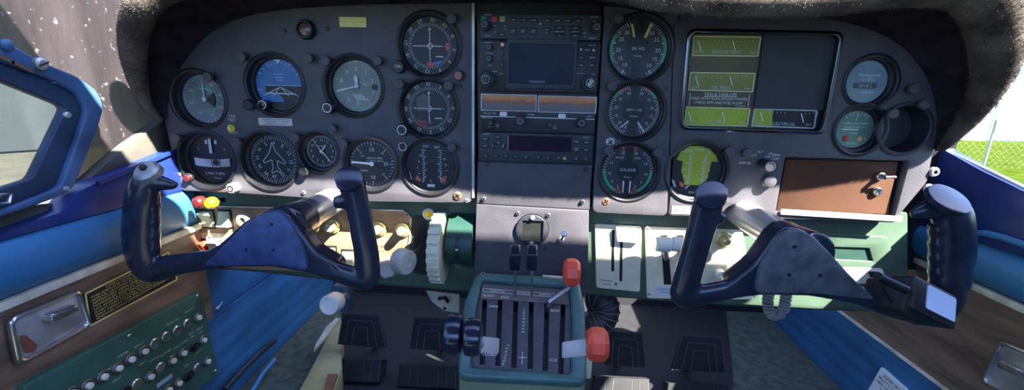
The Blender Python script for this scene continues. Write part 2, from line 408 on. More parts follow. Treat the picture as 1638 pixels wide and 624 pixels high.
# altimeter
t, f, r, d = gauge('altimeter', 'altimeter', 'altimeter with greenish grey dial and numerals, beside the upper left radios', mat('dial_green', (.17, .2, .18), .5, 0, .25, 16, rgb2=(.26, .29, .24)))
b = MB(); ticks(b, f, r*.86, r*.97, 0, 360, 50, r*.016); ticks(b, f, r*.8, r*.97, 0, 324, 9, r*.03)
nums(b, f, r*.66, r*.24, [(36*i, str(i)) for i in range(10)]); b.text(f, 'ALT', r*.36, r*.08, r*.16)
for i in range(5): b.bar(f, -r*.12+r*.09*i-r*.1, -r*.3, -r*.12+r*.09*i+r*.12, -r*.55, r*.035)
b.poly(f, [(0, r*.85), (-r*.09, r*.99), (r*.09, r*.99)]); b.build('markings', 'print', d)
needle(f, 'short_needle', t, rotp([(-r*.03, 0), (r*.03, 0), (r*.09, r*.3), (0, r*.48), (-r*.09, r*.3)], -3), 'print', .0012)
needle(f, 'long_needle', t, rotp([(-r*.03, -r*.1), (r*.03, -r*.1), (r*.04, r*.78), (0, r*.88), (-r*.04, r*.78)], -104), 'print', .002, r*.08)
MB().box(f.moved(r*.72, -r*.02), r*.24, r*.2, 0, .0005).build('pressure_window', 'black', t)
g = panel_fr(530, 172); k = MB().lathe(g, [(.0085, -.004), (.0085, .012), (.007, .0135)], 24).build('setting_knob', 'black', t); MB().ring(g, .0052, .0066, .0137).build('knob_ring', 'print', k)

# course deviation indicators
def cdi(key, name, label, start, knob):
    t, f, r, d = gauge(name, key, label, depth=.006)
    b = MB(); ticks(b, f, r*.7, r*.78, 0, 355, 71, r*.014); ticks(b, f, r*.68, r*.8, 0, 350, 35, r*.02)
    names = ['N', '3', '6', 'E', '12', '15', 'S', '21', '24', 'W', '30', '33'] if key == 'cdi2' else ['0', '3', '6', '9', '12', '15', '18', '21', '24', '27', '30', '33']
    nums(b, f, r*.89, r*.19, [((30*i-start) % 360, n_) for i, n_ in enumerate(names)], True)
    for i in range(-5, 6):
        if i: b.bar(f, i*r*.11, -r*.03, i*r*.11, r*.03, r*.02); b.bar(f, -r*.03, i*r*.11, r*.03, i*r*.11, r*.02)
    b.ring(f, r*.07, r*.1, 0); b.bar(f, r*.2, -r*.36, r*.48, -r*.36, r*.04); b.build('markings', 'print', d)
    MB().prism(f, [(-r*.62, -r*.012), (r*.46, -r*.012), (r*.46, r*.012), (-r*.62, r*.012)], .0006, .001).build('glideslope_needle', 'print', t)
    MB().prism(f, [(-r*.012, -r*.52), (r*.012, -r*.52), (r*.012, r*.62), (-r*.012, r*.62)], .0011, .0015).build('course_needle', 'print', t)
    if key == 'cdi':
        MB().poly(f, [(0, r*.66), (-r*.07, r*.54), (r*.07, r*.54)], .0004).build('yellow_pointer', 'yellow', d)
        MB().box(f.moved(0, -r*.64), r*.24, r*.13, 0, .0006).build('warning_flag', 'red', t); MB().box(f.moved(r*.65, -r*.02), r*.12, r*.28, 0, .0006).build('warning_flag', 'red', t)
        MB().poly(f, [(r*.1, -r*.56), (r*.42, -r*.5), (r*.36, -r*.62), (r*.14, -r*.66)]).build('blue_flag', 'dial_blue', d)
    else:
        MB().poly(f, [(0, r*.66), (-r*.06, r*.54), (r*.06, r*.54)], .0004).build('white_pointer', 'white', d)
        MB().poly(f, [(-r*.45, -r*.1), (-r*.05, -r*.05), (r*.1, r*.4), (-r*.2, r*.55), (-r*.5, r*.4)], .0001).build('grey_sector', mat('dial_warm', (.1, .1, .09), .5), d)
        MB().poly(f, [(-r*.65, -r*.4), (-r*.1, -r*.45), (-r*.12, -r*.7), (-r*.4, -r*.72)], .0001).build('red_sector', mat('dial_red', (.17, .04, .035), .5), d)
    kx, ky = knob; g = panel_fr(kx, ky); k = MB().lathe(g, [(.0085, -.003), (.0085, .009), (.0075, .0105)], 28, wob=lambda a: 1+.04*math.cos(14*a)).build('obs_knob', 'black' if key == 'cdi' else 'panel_dark', t)
    if key == 'cdi': MB().text(g, 'OBS', 0, 0, .005, .0108).build('knob_lettering', 'print', k)
    else: MB().ring(g, .0055, .0068, .0107).build('knob_ring', 'aluminium_dull', k)
    return t
cdi('cdi', 'course_indicator', 'course indicator with red flags and yellow pointer, at top beside the radio stack', 293, (640, 107))
cdi('cdi2', 'course_indicator', 'course indicator with dark red sector, below the one with red flags', 2, (646, 207))

# turn coordinator
t, f, r, d = gauge('turn_indicator', 'turn', 'turn gauge with white needle and slip tube, lower left of the left panel')
b = MB(); b.text(f, 'L', -r*.55, r*.42, r*.14); b.text(f, 'R', r*.55, r*.42, r*.14); b.bar(f, -r*.2, r*.62, -r*.2, r*.78, r*.1); b.bar(f, r*.2, r*.62, r*.2, r*.78, r*.1); b.text(f, '2 MIN TURN', 0, -r*.6, r*.15); b.text(f, 'Cessna', r*.1, -r*.78, r*.11); b.build('markings', 'print', d)
needle(f, 'needle', t, [(-r*.06, r*.25), (r*.06, r*.25), (r*.06, r*.85), (-r*.06, r*.85)])
up_, lo_ = [], []
for i in range(13):
    x = -r*.74+1.48*r*i/12; y = -r*.1-.06*r*(1-(x/r/.74)**2); up_.append((x, y+r*.16)); lo_.append((x, y-r*.16))
tube = MB().prism(f, lo_+up_[::-1], .0002, .0022).build('slip_tube', mat('tube_white', (.55, .56, .55), .3, 0, .3, 30), t)
MB().lathe(f.moved(r*.16, -r*.13, .0024), [(r*.14, 0), (r*.1, .001), (.0003, .0014)], 20).build('slip_ball', 'black', tube)
b = MB(); b.bar(f, -r*.02, -r*.3, -r*.02, r*.02, r*.03, .0026); b.bar(f, r*.33, -r*.3, r*.33, r*.02, r*.03, .0026); b.build('tube_line', 'black', tube)

# heading indicator
t, f, r, d = gauge('heading_indicator', 'dg', 'heading gauge with white airplane outline, left of the small clock')
b = MB(); ticks(b, f, r*.84, r*.97, 2, 357, 71, r*.017); ticks(b, f, r*.8, r*.97, 7, 357, 35, r*.022)
nums(b, f, r*.68, r*.2, [(-25+30*(i), n_) for i, n_ in enumerate(['S', '6', 'E', '12', '15', 'S', '21', '24', 'W', '30', '33', 'N'])], True)
air = [(678, 200), (662, 255), (615, 315), (620, 327), (668, 305), (672, 350), (660, 380), (665, 388), (690, 372), (718, 388), (722, 378), (702, 350), (702, 310), (748, 330), (752, 318), (700, 258)]
stroke(b, f, [((x-684)/150*r, -(y-305)/150*r) for x, y in air], r*.025, True); b.build('markings', 'print', d)
g = panel_fr(378, 299); k = MB().lathe(g, [(.0075, -.002), (.0075, .012), (.006, .0135)], 24, wob=lambda a: 1+.05*math.cos(12*a)).build('caging_knob', 'aluminium_dull', t); MB().ring(g, .003, .0045, .0137).build('knob_ring', 'black', k)

# clock
t, f, r, d = gauge('clock', 'clock', 'small round panel clock with white hands above the left yoke shaft')
b = MB(); ticks(b, f, r*.84, r*.97, 0, 354, 59, r*.02); nums(b, f, r*.68, r*.22, [(30*i, str(i or 12)) for i in range(12)]); b.text(f, 'QUARTZ', 0, r*.3, r*.12); b.build('markings', 'print', d)
needle(f, 'minute_hand', t, rotp([(-r*.05, -r*.1), (r*.05, -r*.1), (r*.015, r*.82), (-r*.015, r*.82)], 141), 'print', .001)
needle(f, 'hour_hand', t, rotp([(-r*.06, -r*.1), (r*.06, -r*.1), (r*.02, r*.52), (-r*.02, r*.52)], 36), 'print', .0018)
needle(f, 'second_hand', t, rotp([(-r*.02, -r*.2), (r*.02, -r*.2), (r*.01, r*.85), (-r*.01, r*.85)], -34), 'print', .0026, r*.09)
MB().lathe(panel_fr(489, 273), [(.0075, -.004), (.0075, .007), (.006, .0085)], 24).build('setting_knob', 'black', t)

# vertical speed
t, f, r, d = gauge('vertical_speed_indicator', 'vsi', 'vertical speed gauge with needle pointing left, right of the left yoke grip', depth=.005)
b = MB(); ticks(b, f, r*.86, r*.97, -90, 90, 20, r*.018); ticks(b, f, r*.86, r*.97, 90, 270, 20, r*.018); ticks(b, f, r*.76, r*.97, -90, 225, 7, r*.03)
nums(b, f, r*.6, r*.23, [(0, '10'), (90, '20'), (180, '10')]); nums(b, f, r*.66, r*.15, [(-45, '5'), (45, '15'), (-135, '5'), (135, '15')])
b.text(f, 'VERTICAL SPEED', r*.12, r*.24, r*.11, 0, 0, .85); b.text(f, '100 FEET PER MINUTE', r*.12, r*.12, r*.09, 0, 0, .85); b.text(f, 'UP', -r*.4, r*.32, r*.1); b.text(f, 'DOWN', -r*.38, -r*.32, r*.1)
b.ring(f, r*.86, r*.99, 0, 48, -.17, -.12); b.ring(f, r*.86, r*.99, 0, 48, .12, .17); b.build('markings', 'print', d)
needle(f, 'needle', t, rotp([(-r*.05, -r*.05), (r*.05, -r*.05), (r*.035, r*.9), (-r*.035, r*.9)], -86), 'white', .001, r*.1)
MB().poly(f, [(-r*.1, -r*.16), (r*.78, -r*.16), (r*.78, r*.04), (-r*.1, r*.06)], -.0002).build('dark_band', 'black', d)

# twin scale gauges (fuel, exhaust temperature)
def herring(b, f, r, x0, x1, n=15):
    for i in range(n):
        k = i/(n-1); y = r*(.62-1.2*k); w = r*(.09 if i % 3 else .16)
        bow = .1*math.cos((k-.5)*3)
        b.bar(f, x0-r*.05+bow*r*.3, y-.12*r*(k-.2), x0-r*.05+w+bow*r*.3, y, r*.026); b.bar(f, x1+r*.05-bow*r*.3, y-.12*r*(k-.2), x1+r*.05-w-bow*r*.3, y, r*.026)
t, f, r, d = gauge('fuel_gauge', 'fuel', 'twin scale fuel gauge with red pointers, beside the flap indicator plate', depth=.006)
b = MB(); herring(b, f, r, -r*.3, r*.42); nums(b, f, r*.8, r*.14, [(-12, 'EXT'), (20, 'FRT')])
for i, s in enumerate(('10', '8', '6', '4', '2')): b.text(f, s, -r*.52+.05*r*abs(2-i), r*.4-r*.24*i, r*.12); b.text(f, s, r*.66-.05*r*abs(2-i), r*.3-r*.24*i, r*.12)
b.bar(f, -r*.86, -r*.28, -r*.78, -r*.6, r*.03); b.text(f, 'C', 0, -r*.62, r*.14); b.box(f.moved(0, -r*.8), r*.3, r*.12, -.0002, .0001); b.build('markings', 'print', d)
for s, a, nm in ((-1, -138, 'left'), (1, 146, 'right')):
    MB().poly(f, [(s*r*.62, r*.55), (s*r*.7, r*.3), (s*r*.66, -r*.2), (s*r*.72, -r*.5), (s*r*.98, -r*.1), (s*r*.9, r*.38)], .0001).build('side_mask', 'black', d)
    MB().poly(f, [(s*r*.38, -r*.62), (s*r*.54, -r*.38), (s*r*.64, -r*.55), (s*r*.46, -r*.64)], .0008).build('red_pointer', mat('pointer_red', (.6, .13, .06), .5), t)
t, f, r, d = gauge('exhaust_temperature_gauge', 'egt', 'round gauge with painted yellow green reflection on its dial and twin scales, behind the right yoke grip', depth=.007)
stp = [(-r*.72, r*.42), (-r*.6, r*.72), (-r*.3, r*.93), (r*.1, r*.95), (r*.45, r*.85), (r*.72, r*.6), (r*.82, r*.38), (r*.6, r*.38), (r*.56, r*.2), (r*.52, -r*.2), (r*.44, -r*.55), (-r*.3, -r*.55), (-r*.5, r*.0), (-r*.48, r*.34)]
fc = MB().poly(f, stp, .0001).build('reflection_face', 'lime_reflection', d)  # stepped reflection shape painted on the dial
b = MB(); herring(b, f.moved(0, -r*.05, .0003), r, -r*.22, r*.36, 17); nums(b, f.moved(0, 0, .0003), r*.8, r*.15, [(-22, 'EGN'), (6, 'TEMP'), (32, '°F')])
for i, s in enumerate(('16', '14', '12', '10')): b.text(f, s, -r*.38+.06*r*abs(1-i), r*.3-r*.26*i, r*.12, .0003); b.text(f, s, r*.52-.05*r*abs(1-i), r*.3-r*.26*i, r*.12, .0003)
b.text(f, 'EXH', 0, -r*.85, r*.13); b.build('markings', 'print', d)
for s in (-1, 1): MB().poly(f, [(s*r*.3, -r*.52), (s*r*.52, -r*.42), (s*r*.5, -r*.58), (s*r*.36, -r*.66)], .0008).build('red_pointer', 'pointer_red', t)
MB().poly(f, [(-r*.82, -r*.4), (-r*.68, -r*.68), (-r*.62, -r*.62), (-r*.74, -r*.36)], .0004).build('grey_pointer', 'aluminium_dull', t)

# engine gauges
t, f, r, d = gauge('manifold_pressure_gauge', 'mp', 'engine gauge with two yellow needles at top, uppermost beside the radio stack', dial='dial_engine', depth=.008)
b = MB()
for s in (-1, 1):
    ticks(b, f, r*.84, r*.97, s*22, s*155, 26, r*.018); ticks(b, f, r*.8, r*.97, s*28, s*148, 5, r*.028)
    for a, tx in ((38, '30'), (62, '25'), (93, '20'), (118, '15'), (142, '10')): b.text(f, tx, *cw(r*.68, s*a), r*.19)
b.text(f, 'IN. HG', 0, r*.02, r*.15, .0013); b.text(f, 'Cessna', 0, -r*.22, r*.1, .0013); b.build('markings', 'print', d)
for s in (-1, 1): MB().ring(f, r*.9, r*.98, .0002, 48, PI/2-s*2.05 if s > 0 else PI/2+1.05, PI/2-s*1.05 if s > 0 else PI/2+2.05).build('green_arc', 'green_mark', d)
h = MB().prism(f, [(-r*.13, -r*.95), (r*.13, -r*.95), (r*.13, r*.95), (-r*.13, r*.95)], .0002, .0006).lathe(f, [(r*.4, .0003), (r*.4, .001)], 36).build('center_hub', 'black', t)
needle(f, 'needle', t, [(-r*.2, r*.4), (-r*.14, r*.4), (-r*.25, r*.82), (-r*.33, r*.82)], 'label_yellow', .0008); needle(f, 'needle', t, [(r*.16, r*.38), (r*.24, r*.38), (r*.42, r*.84), (r*.32, r*.84)], 'label_yellow', .0008)

t, f, r, d = gauge('tachometer', 'rpm', 'engine speed gauge reading RPM x 100, middle of the three round engine gauges', dial='dial_engine', depth=.008)
b = MB()
for s in (-1, 1):
    ticks(b, f, r*.85, r*.97, s*15, s*158, 30, r*.02); ticks(b, f, r*.8, r*.97, s*15, s*158, 6, r*.03)
    for a, tx in ((20, '30'), (52, '25'), (80, '20'), (106, '15'), (132, '10'), (158, '0')): b.text(f, tx, *cw(r*.7, s*a), r*.15)
b.text(f, 'RPM × 100', 0, r*.03, r*.13, .0013); b.text(f, 'Cessna', 0, -r*.2, r*.1, .0013); b.build('markings', 'print', d)
for s in (-1, 1):
    MB().ring(f, r*.9, r*.98, .0002, 48, PI/2-s*1.0 if s > 0 else PI/2+.62, PI/2-s*.62 if s > 0 else PI/2+1.0).build('green_arc', 'green_mark', d)
    MB().ring(f, r*.9, r*.98, .0002, 48, PI/2-.6 if s > 0 else PI/2+.45, PI/2-.45 if s > 0 else PI/2+.6).build('red_arc', 'red', d)
MB().prism(f, [(-r*.13, -r*.95), (r*.13, -r*.95), (r*.13, r*.95), (-r*.13, r*.95)], .0002, .0006).lathe(f, [(r*.42, .0003), (r*.42, .001)], 36).build('center_hub', 'black', t)
needle(f, 'needle', t, [(-r*.16, -r*.42), (-r*.2, -r*.38), (-r*.5, -r*.66), (-r*.48, -r*.69)], 'print', .0008); needle(f, 'needle', t, [(r*.16, -r*.45), (r*.22, -r*.42), (r*.5, -r*.8), (r*.46, -r*.82)], 'print', .0008)

t, f, r, d = gauge('fuel_flow_gauge', 'gph', 'fuel flow gauge reading GALS/HR, lowest of the three round engine gauges', dial='dial_engine', depth=.008)
b = MB()
for s in (-1, 1):
    ticks(b, f, r*.84, r*.97, s*40, s*165, 18, r*.02)
    for a, tx in ((20, '18'), (66, '14'), (100, '10'), (128, '6'), (152, '2')): b.text(f, tx, *cw(r*.72, s*a), r*.15)
b.text(f, 'FRONT', -r*.34, r*.5, r*.1); b.text(f, 'REAR', r*.34, r*.5, r*.1); b.text(f, 'GALS/HR', 0, r*.03, r*.16, .0013); b.text(f, 'Cessna', 0, -r*.25, r*.1, .0013); b.build('markings', 'print', d)
for s in (-1, 1):
    MB().ring(f, r*.86, r*.96, .0002, 48, PI/2-2.6 if s > 0 else PI/2+1.55, PI/2-1.55 if s > 0 else PI/2+2.6).build('green_arc', 'green_mark', d)
    MB().bar(f, *cw(r*.78, s*16), *cw(r*.97, s*14), r*.1, .0002).bar(f, *cw(r*.74, s*158), *cw(r*.95, s*158), r*.08, .0002).build('red_mark', 'red', d)
MB().prism(f, [(-r*.13, -r*.95), (r*.13, -r*.95), (r*.13, r*.95), (-r*.13, r*.95)], .0002, .0006).lathe(f, [(r*.42, .0003), (r*.42, .001)], 36).build('center_hub', 'black', t)
for s in (-1, 1): needle(f, 'needle', t, [(s*r*.1, -r*.4), (s*r*.16, -r*.4), (s*r*.15, -r*.88), (s*r*.1, -r*.88)], 'print', .0008)

# hour meter, suction
t, f, r, d = gauge('hour_meter', 'hours', 'round hour meter with pale blue dial, upper right of the engine cluster', mat('dial_pale', (.2, .29, .36), .45, 0, .3, 20, rgb2=(.3, .4, .46)), depth=.008)
b = MB(); b.text(f, 'Honeywell', r*.1, r*.32, r*.24); b.text(f, 'QUARTZ', r*.1, r*.1, r*.16); b.text(f, 'HOURS', r*.14, -r*.48, r*.17); b.build('markings', 'white', d)
w = MB().box(f.moved(-r*.02, -r*.18), r*1.1, r*.26, 0, .0004, .0005).build('counter_window', mat('window_blue', (.06, .09, .13), .4), t); MB().text(f, '0018 2', 0, -r*.19, r*.22, .0006).build('counter_digits', 'print', w)
t, f, r, d = gauge('suction_gauge', 'suction', 'gyro suction gauge with green dial and two coloured dots, below the hour meter', mat('dial_mint', (.15, .26, .19), .5, 0, .15, 15), depth=.01)
b = MB(); ticks(b, f, r*.74, r*.92, -40, 40, 6, r*.03); b.text(f, 'GYRO SUCTION', 0, r*.3, r*.17); b.text(f, 'INCHES OF MERCURY', 0, r*.1, r*.11); b.bar(f, -r*.65, -.02*r, r*.2, -.02*r, r*.06); b.text(f, 'Cessna', 0, -r*.2, r*.13); b.text(f, 'SOURCE', 0, -r*.76, r*.15); b.text(f, 'F', -r*.62, -r*.5, r*.16); b.text(f, 'R', r*.66, -r*.5, r*.16)
b.bar(f, 0, r*.45, r*.05, r*.85, r*.03); b.build('markings', 'white', d)
MB().lathe(f.moved(-r*.36, -r*.5), [(r*.16, 0), (r*.12, .0012), (.0003, .0016)], 20).build('warning_dot', 'red', t); MB().lathe(f.moved(r*.36, -r*.5), [(r*.16, 0), (r*.12, .0012), (.0003, .0016)], 20).build('warning_dot', mat('dot_amber', (.6, .38, .16), .5), t)

# ------------------------------------------------------------------ post lights
def make_post(px, py, label):
    P = PY(px, py, -.011); f = Fr((P.x, 0, P.z)); t = thing('post_light', f.O, label, 'post light', 'small post lights on the panel')
    MB().lathe(f, [(.0042, .0002), (.0042, .006)], 20).build('stalk', 'panel_dark', t)
    MB().lathe(f, [(.0045, .004), (.0062, .006), (.0068, .009), (.006, .0115), (.001, .012)], 24).build('shade', 'panel', t); return t
PLS = [(385, 91, 'dark post light up and left of the attitude gauge'), (331, 123, 'dark post light on the rim above the airspeed gauge'), (492, 93, 'dark post light up and right of the attitude gauge'),
       (520, 97, 'dark post light up and left of the altimeter'), (603, 97, 'dark post light up and right of the altimeter'), (638, 134, 'dark post light up and left of the course indicator with dark red sector'),
       (717, 137, 'dark post light up and right of the course indicator with dark red sector'), (722, 30, 'dark post light up and right of the topmost course indicator'), (280, 221, 'grey post light up and left of the turn gauge'),
       (377, 227, 'grey post light between the turn gauge and heading gauge'), (471, 220, 'grey post light between the heading gauge and clock'), (530, 206, 'grey post light between the altimeter and clock'),
       (548, 229, 'grey post light up and left of the vertical speed gauge'), (722, 236, 'dark post light up and right of the fuel gauge'), (990, 29, 'dark post light up and left of the topmost engine gauge'),
       (1076, 29, 'dark post light up and right of the topmost engine gauge'), (979, 138, 'dark post light left between the manifold gauge and tachometer'), (974, 241, 'dark post light up and left of the fuel flow gauge'),
       (1053, 244, 'grey post light up and right of the fuel flow gauge'), (1168, 242, 'grey post light up and right of the gauge with painted yellow green reflection'), (1196, 245, 'grey post light left of the amp selector knob'),
       (1430, 182, 'pale post light between suction gauge and empty instrument hole'), (1464, 142, 'brownish round post light right of the hour meter'), (1480, 167, 'dim post light up and right of the empty instrument hole')]
first = None
for x, y, l in PLS:
    if first is None: first = make_post(x, y, l)
    else:
        P = PY(x, y, -.011); dup(first, (P.x, 0, P.z), l)
# other small panel fittings
f = panel_fr(491, 48); t = thing('marker_light', f.O, 'round black marker light with dull brown lens at top of left panel', 'light')
MB().lathe(f, [(.013, -.001), (.013, .006), (.011, .009), (.0095, .009), (.0095, .005)], 32, True, False).build('bezel', 'black', t); MB().lathe(f, [(.0095, .004), (.008, .007), (.0005, .009)], 24).build('lens', mat('brown_lens', (.1, .055, .04), .25, coat=.5), t)
def button(name, px, py, label, m1, m2, r1, r2, l=.006):
    f = panel_fr(px, py); t = thing(name, f.O, label, 'button')
    MB().lathe(f, [(r1, -.001), (r1, .003), (r1*.85, .004)], 24).build('collar', m1, t); MB().lathe(f, [(r2, .003), (r2, l), (r2*.8, l+.001)], 20).build('cap', m2, t); return t
button('push_button', 371.5, 205, 'small yellow push button labelled TEST PUSH beside airspeed gauge', 'yellow', 'label_yellow', .0055, .003)
button('push_button', 734, 121, 'reddish brown button between the two course indicators and the radios', 'panel_dark', mat('dull_red', (.28, .11, .09), .4), .0075, .0062)
button('fuel_test_button', 645, 234, 'black ringed button hole up and left of the fuel gauge', 'aluminium_dull', 'black', .0065, .0048, .0042)
button('warning_lamp', 303, 284, 'small dark red lamp lower left of the turn gauge', 'black', mat('dark_red', (.09, .012, .014), .3), .007, .005)
button('amp_button', 1228, 289, 'round grey button below the amp selector knob', 'panel_dark', 'panel', .0095, .0085, .007)
f = panel_fr(1219, 262); t = thing('selector_knob', f.O, 'protruding amp selector knob with silver ringed tip', 'knob')
MB().lathe(f, [(.0075, -.001), (.0075, .02), (.0065, .022)], 28, wob=lambda a: 1+.03*math.cos(16*a)).build('knob_body', 'panel_dark', t); MB().lathe(f, [(.0068, .0215), (.0068, .0225), (.0052, .0225), (.0052, .0221)], 24, False, False).build('silver_ring', 'steel', t)
# ------------------------------------------------------------------ radio stack
sp = thing('radio_panel', PY(858, 200), 'dark centre panel holding the four stacked radios', 'panel')
MB().plate(PANEL, pxs(PANEL, [(761, -14), (964, -14), (950, 270), (764, 262)]), [], -.012, -.004, .001).build('backing_plate', 'panel_dark', sp)
lo = thing('lower_console_plate', PY(858, 330), 'grey metal plate below the radios carrying a small round square-windowed instrument', 'panel')
MB().plate(PANEL, pxs(PANEL, [(764, 259), (948, 264), (943, 336), (762, 326)]), [], -.008, -.001, .001).build('upper_plate', 'panel', lo)
gc = PY(851, 368); gr = R(851, 368, 26)
MB().plate(PANEL, pxs(PANEL, [(762, 327), (942, 337), (940, 470), (757, 468)]), [circle(gr*1.02, 40, gc.x, gc.z)], -.008, 0, .001).build('lower_plate', 'panel', lo)
for x, y in ((774, 318), (932, 322.5), (778, 263), (937, 272), (828, 341), (877, 344), (873, 396), (822, 392)): screw(PANEL, x, y, lo, 'panel', .0032)

def radio(name, label, tl, tr, bl, br, n=.006, m='panel_dark'):
    P = [PY(*q, -n) for q in (tl, tr, bl, br)]; c = sum(P, V())/4
    w = (P[1].x-P[0].x+P[3].x-P[2].x)/2; h = (P[0].z+P[1].z-P[2].z-P[3].z)/2
    f = Fr(c); t = thing(name, c, label, 'radio')
    MB().box(f, w, h, -n-.003, 0, .002, 3, .001).build('faceplate', m, t)
    return t, f, w, h
def c1(x, y): return (750+.2404*x, .2404*y)
def c2(x, y): return (750+.2404*x, 140+.2404*y)
def key(t, f, px, py, s, wpx, hpx, name='button', size=.0022, m='black', lit='print', cap=.0012, rot=0., r=.0008):
    u, v = LP(f, px, py); k = scale_at(f.O); g = f.moved(u, v).rot(rot)
    o = MB().box(g, wpx/k, hpx/k, -.0005, cap, r, 2, .0004).build(name, m, t)
    if s:
        b = MB()
        for i, q in enumerate(s.split('/')): n_ = len(s.split('/')); b.text(g, q, 0, ((n_-1)/2-i)*size*1.05, size, cap+.0002)
        b.build('button_lettering', lit, o)
    return o
def write(t, f, items, m='print', name='lettering', n=.0004):
    b = MB()
    for s, (px, py), size in items: b.text(f, s, *LP(f, px, py), size, n)
    return b.build(name, m, t)
def dial_knob(t, f, px, py, r, l=.012, inner=True, m='black', name='knob'):
    g = f.moved(*LP(f, px, py)); o = MB().lathe(g, [(r, -.0005), (r, l*.6), (r*.93, l*.65)], 28, wob=lambda a: 1+.03*math.cos(18*a)).build(name, m, t)
    if inner:
        q = MB().lathe(g, [(r*.68, l*.6), (r*.66, l), (r*.6, l*1.05)], 24, wob=lambda a: 1+.04*math.cos(14*a)).build('inner_knob', m, o)
    MB().ring(g, r*.45, r*.55, l*1.05+.0002 if inner else l*.65+.0003, 24).build('knob_ring', 'print_dim', o)
    return o

# audio panel
t, f, w, h = radio('audio_panel', 'black audio panel with two rows of small buttons, topmost of the radio stack', (768.8, 22.1), (962.8, 24), (768, 61.3), (961, 65))
for i, (x, y, s) in enumerate([(295, 132, 'COM1'), (362, 133, 'COM2'), (430, 135, 'COM3'), (523, 137, 'NAV1'), (592, 138, 'NAV2'), (660, 139, 'DME'), (728, 139, 'ADF')]): key(t, f, *c1(x, y), s, 12, 6)
for x, y, s in [(293, 208, 'COM1/MIC'), (360, 208, 'COM2/MIC'), (428, 208, 'COM3/MIC'), (519, 210, 'COM/1/2')]: key(t, f, *c1(x, y), s, 12, 10.5, size=.0021)
for x, y, s in [(603, 185, 'SPKR'), (600, 211, 'CABIN AUDIO'), (603, 237, 'PA'), (709, 187, 'PILOT'), (708, 212, 'INTERCOM'), (708, 239, 'CREW')]: key(t, f, *c1(x, y), s, 19, 5.3, size=.002)
key(t, f, *c1(835, 140), 'TEST', 11, 5, size=.002); key(t, f, *c1(220, 230), 'MUTE', 11, 5, size=.002)
for x, m_, s in ((101, 'green_mark', 'O'), (137, mat('marker_blue', (.02, .04, .3), .4), ''), (170, 'red', ''), (223, mat('marker_amber', (.45, .42, .28), .4), 'M')): key(t, f, *c1(x, 127), s, 8, 8, 'marker_lens', .004, m_, 'black', .0008)
dial_knob(t, f, *c1(110, 172), .0068, m='black'); dial_knob(t, f, *c1(842, 187), .0068, m='black')
write(t, f, [('GARMIN', c1(125, 98), .0027), ('GMA 340', c1(835, 114), .0022), ('PILOT', c1(125, 239), .0028), ('COPILOT', c1(824, 255), .0026), ('HI', c1(243, 173), .002), ('LO', c1(243, 196), .002), ('VOL', c1(176, 173), .002), ('SQ', c1(176, 213), .002), ('VOL', c1(770, 222), .0018), ('SQ', c1(772, 245), .0018)])
screw_ = MB().lathe(f.moved(*LP(f, *c1(475, 160))), [(.0017, 0), (.0015, .001)], 12).build('light_sensor', 'print_dim', t); MB().lathe(f.moved(*LP(f, *c1(474, 194))), [(.001, 0), (.0008, .0003)], 10).build('set_screw', 'black', t)

# navigator
t, f, w, h = radio('navigator', 'black GPS navigator with wide dark blue screen, second in the radio stack', (768, 63.7), (961, 68.5), (766.8, 145.4), (955.5, 149))
g = f.moved(*LP(f, *c1(482, 428))); k = scale_at(f.O)
fr_ = MB().plate(g, rounded(464/4.16/k, 315/4.16/k, .002), [rounded(425/4.16/k, 250/4.16/k, .001)], -.001, .0022, .0006).build('screen_frame', 'panel_dark', t)
MB().box(g, 430/4.16/k, 255/4.16/k, 0, .0006).build('screen', 'screen', t)
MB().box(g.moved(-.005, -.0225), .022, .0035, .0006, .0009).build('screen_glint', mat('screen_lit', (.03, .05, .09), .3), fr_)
for x, s in ((293, 'CDI'), (380, 'OBS'), (470, 'MSG'), (558, 'FPL'), (648, 'PROC')): key(t, f, *c1(x, 585), s, 12, 5, size=.0024)
for x, y, s in ((788, 333, 'RNG'), (748, 384, 'D'), (821, 384, 'MENU'), (745, 434, 'CLR'), (818, 435, 'ENT')): key(t, f, *c1(x, y), s, 11, 6.5, size=.0024)
b = MB()
for x, sg in ((746, -1), (830, 1)):
    u, v = LP(f, *c1(x, 332)); b.poly(f, [(u-.0018, v-.0015*sg), (u+.0018, v-.0015*sg), (u, v+.0018*sg)], .0004)
b.build('range_arrows', 'print', t)
for (x, y) in ((133, 315), (132, 392)): dial_knob(t, f, *c1(x, y), .0047, .008, False)
for (x, y) in ((118, 530), (800, 553)):
    o = dial_knob(t, f, *c1(x, y), .0105, .013); g = f.moved(*LP(f, *c1(x, y))); MB().box(g.rot(1.3 if x < 400 else 1.0), .0085, .0045, .013, .0165, .001).build('knob_grip', 'grey_knob' if x > 400 else 'panel', o)
for y in (348, 430): key(t, f, *c1(222, y), 'C' if y < 400 else 'V', 5, 13, size=.0028)
MB().lathe(f.moved(*LP(f, *c1(223, 297))), [(.0024, 0), (.0022, .001)], 14).build('light_sensor', 'copper', t)
write(t, f, [('GARMIN', c1(127, 284), .0025), ('GNS 430', c1(818, 302), .0024), ('PWR VOL', c1(138, 356), .0024), ('VLOC', c1(138, 436), .0022), ('COM', c1(170, 477), .003), ('VLOC', c1(212, 491), .0026), ('DFLT MAP', c1(742, 490), .0022), ('GPS', c1(826, 497), .003)])

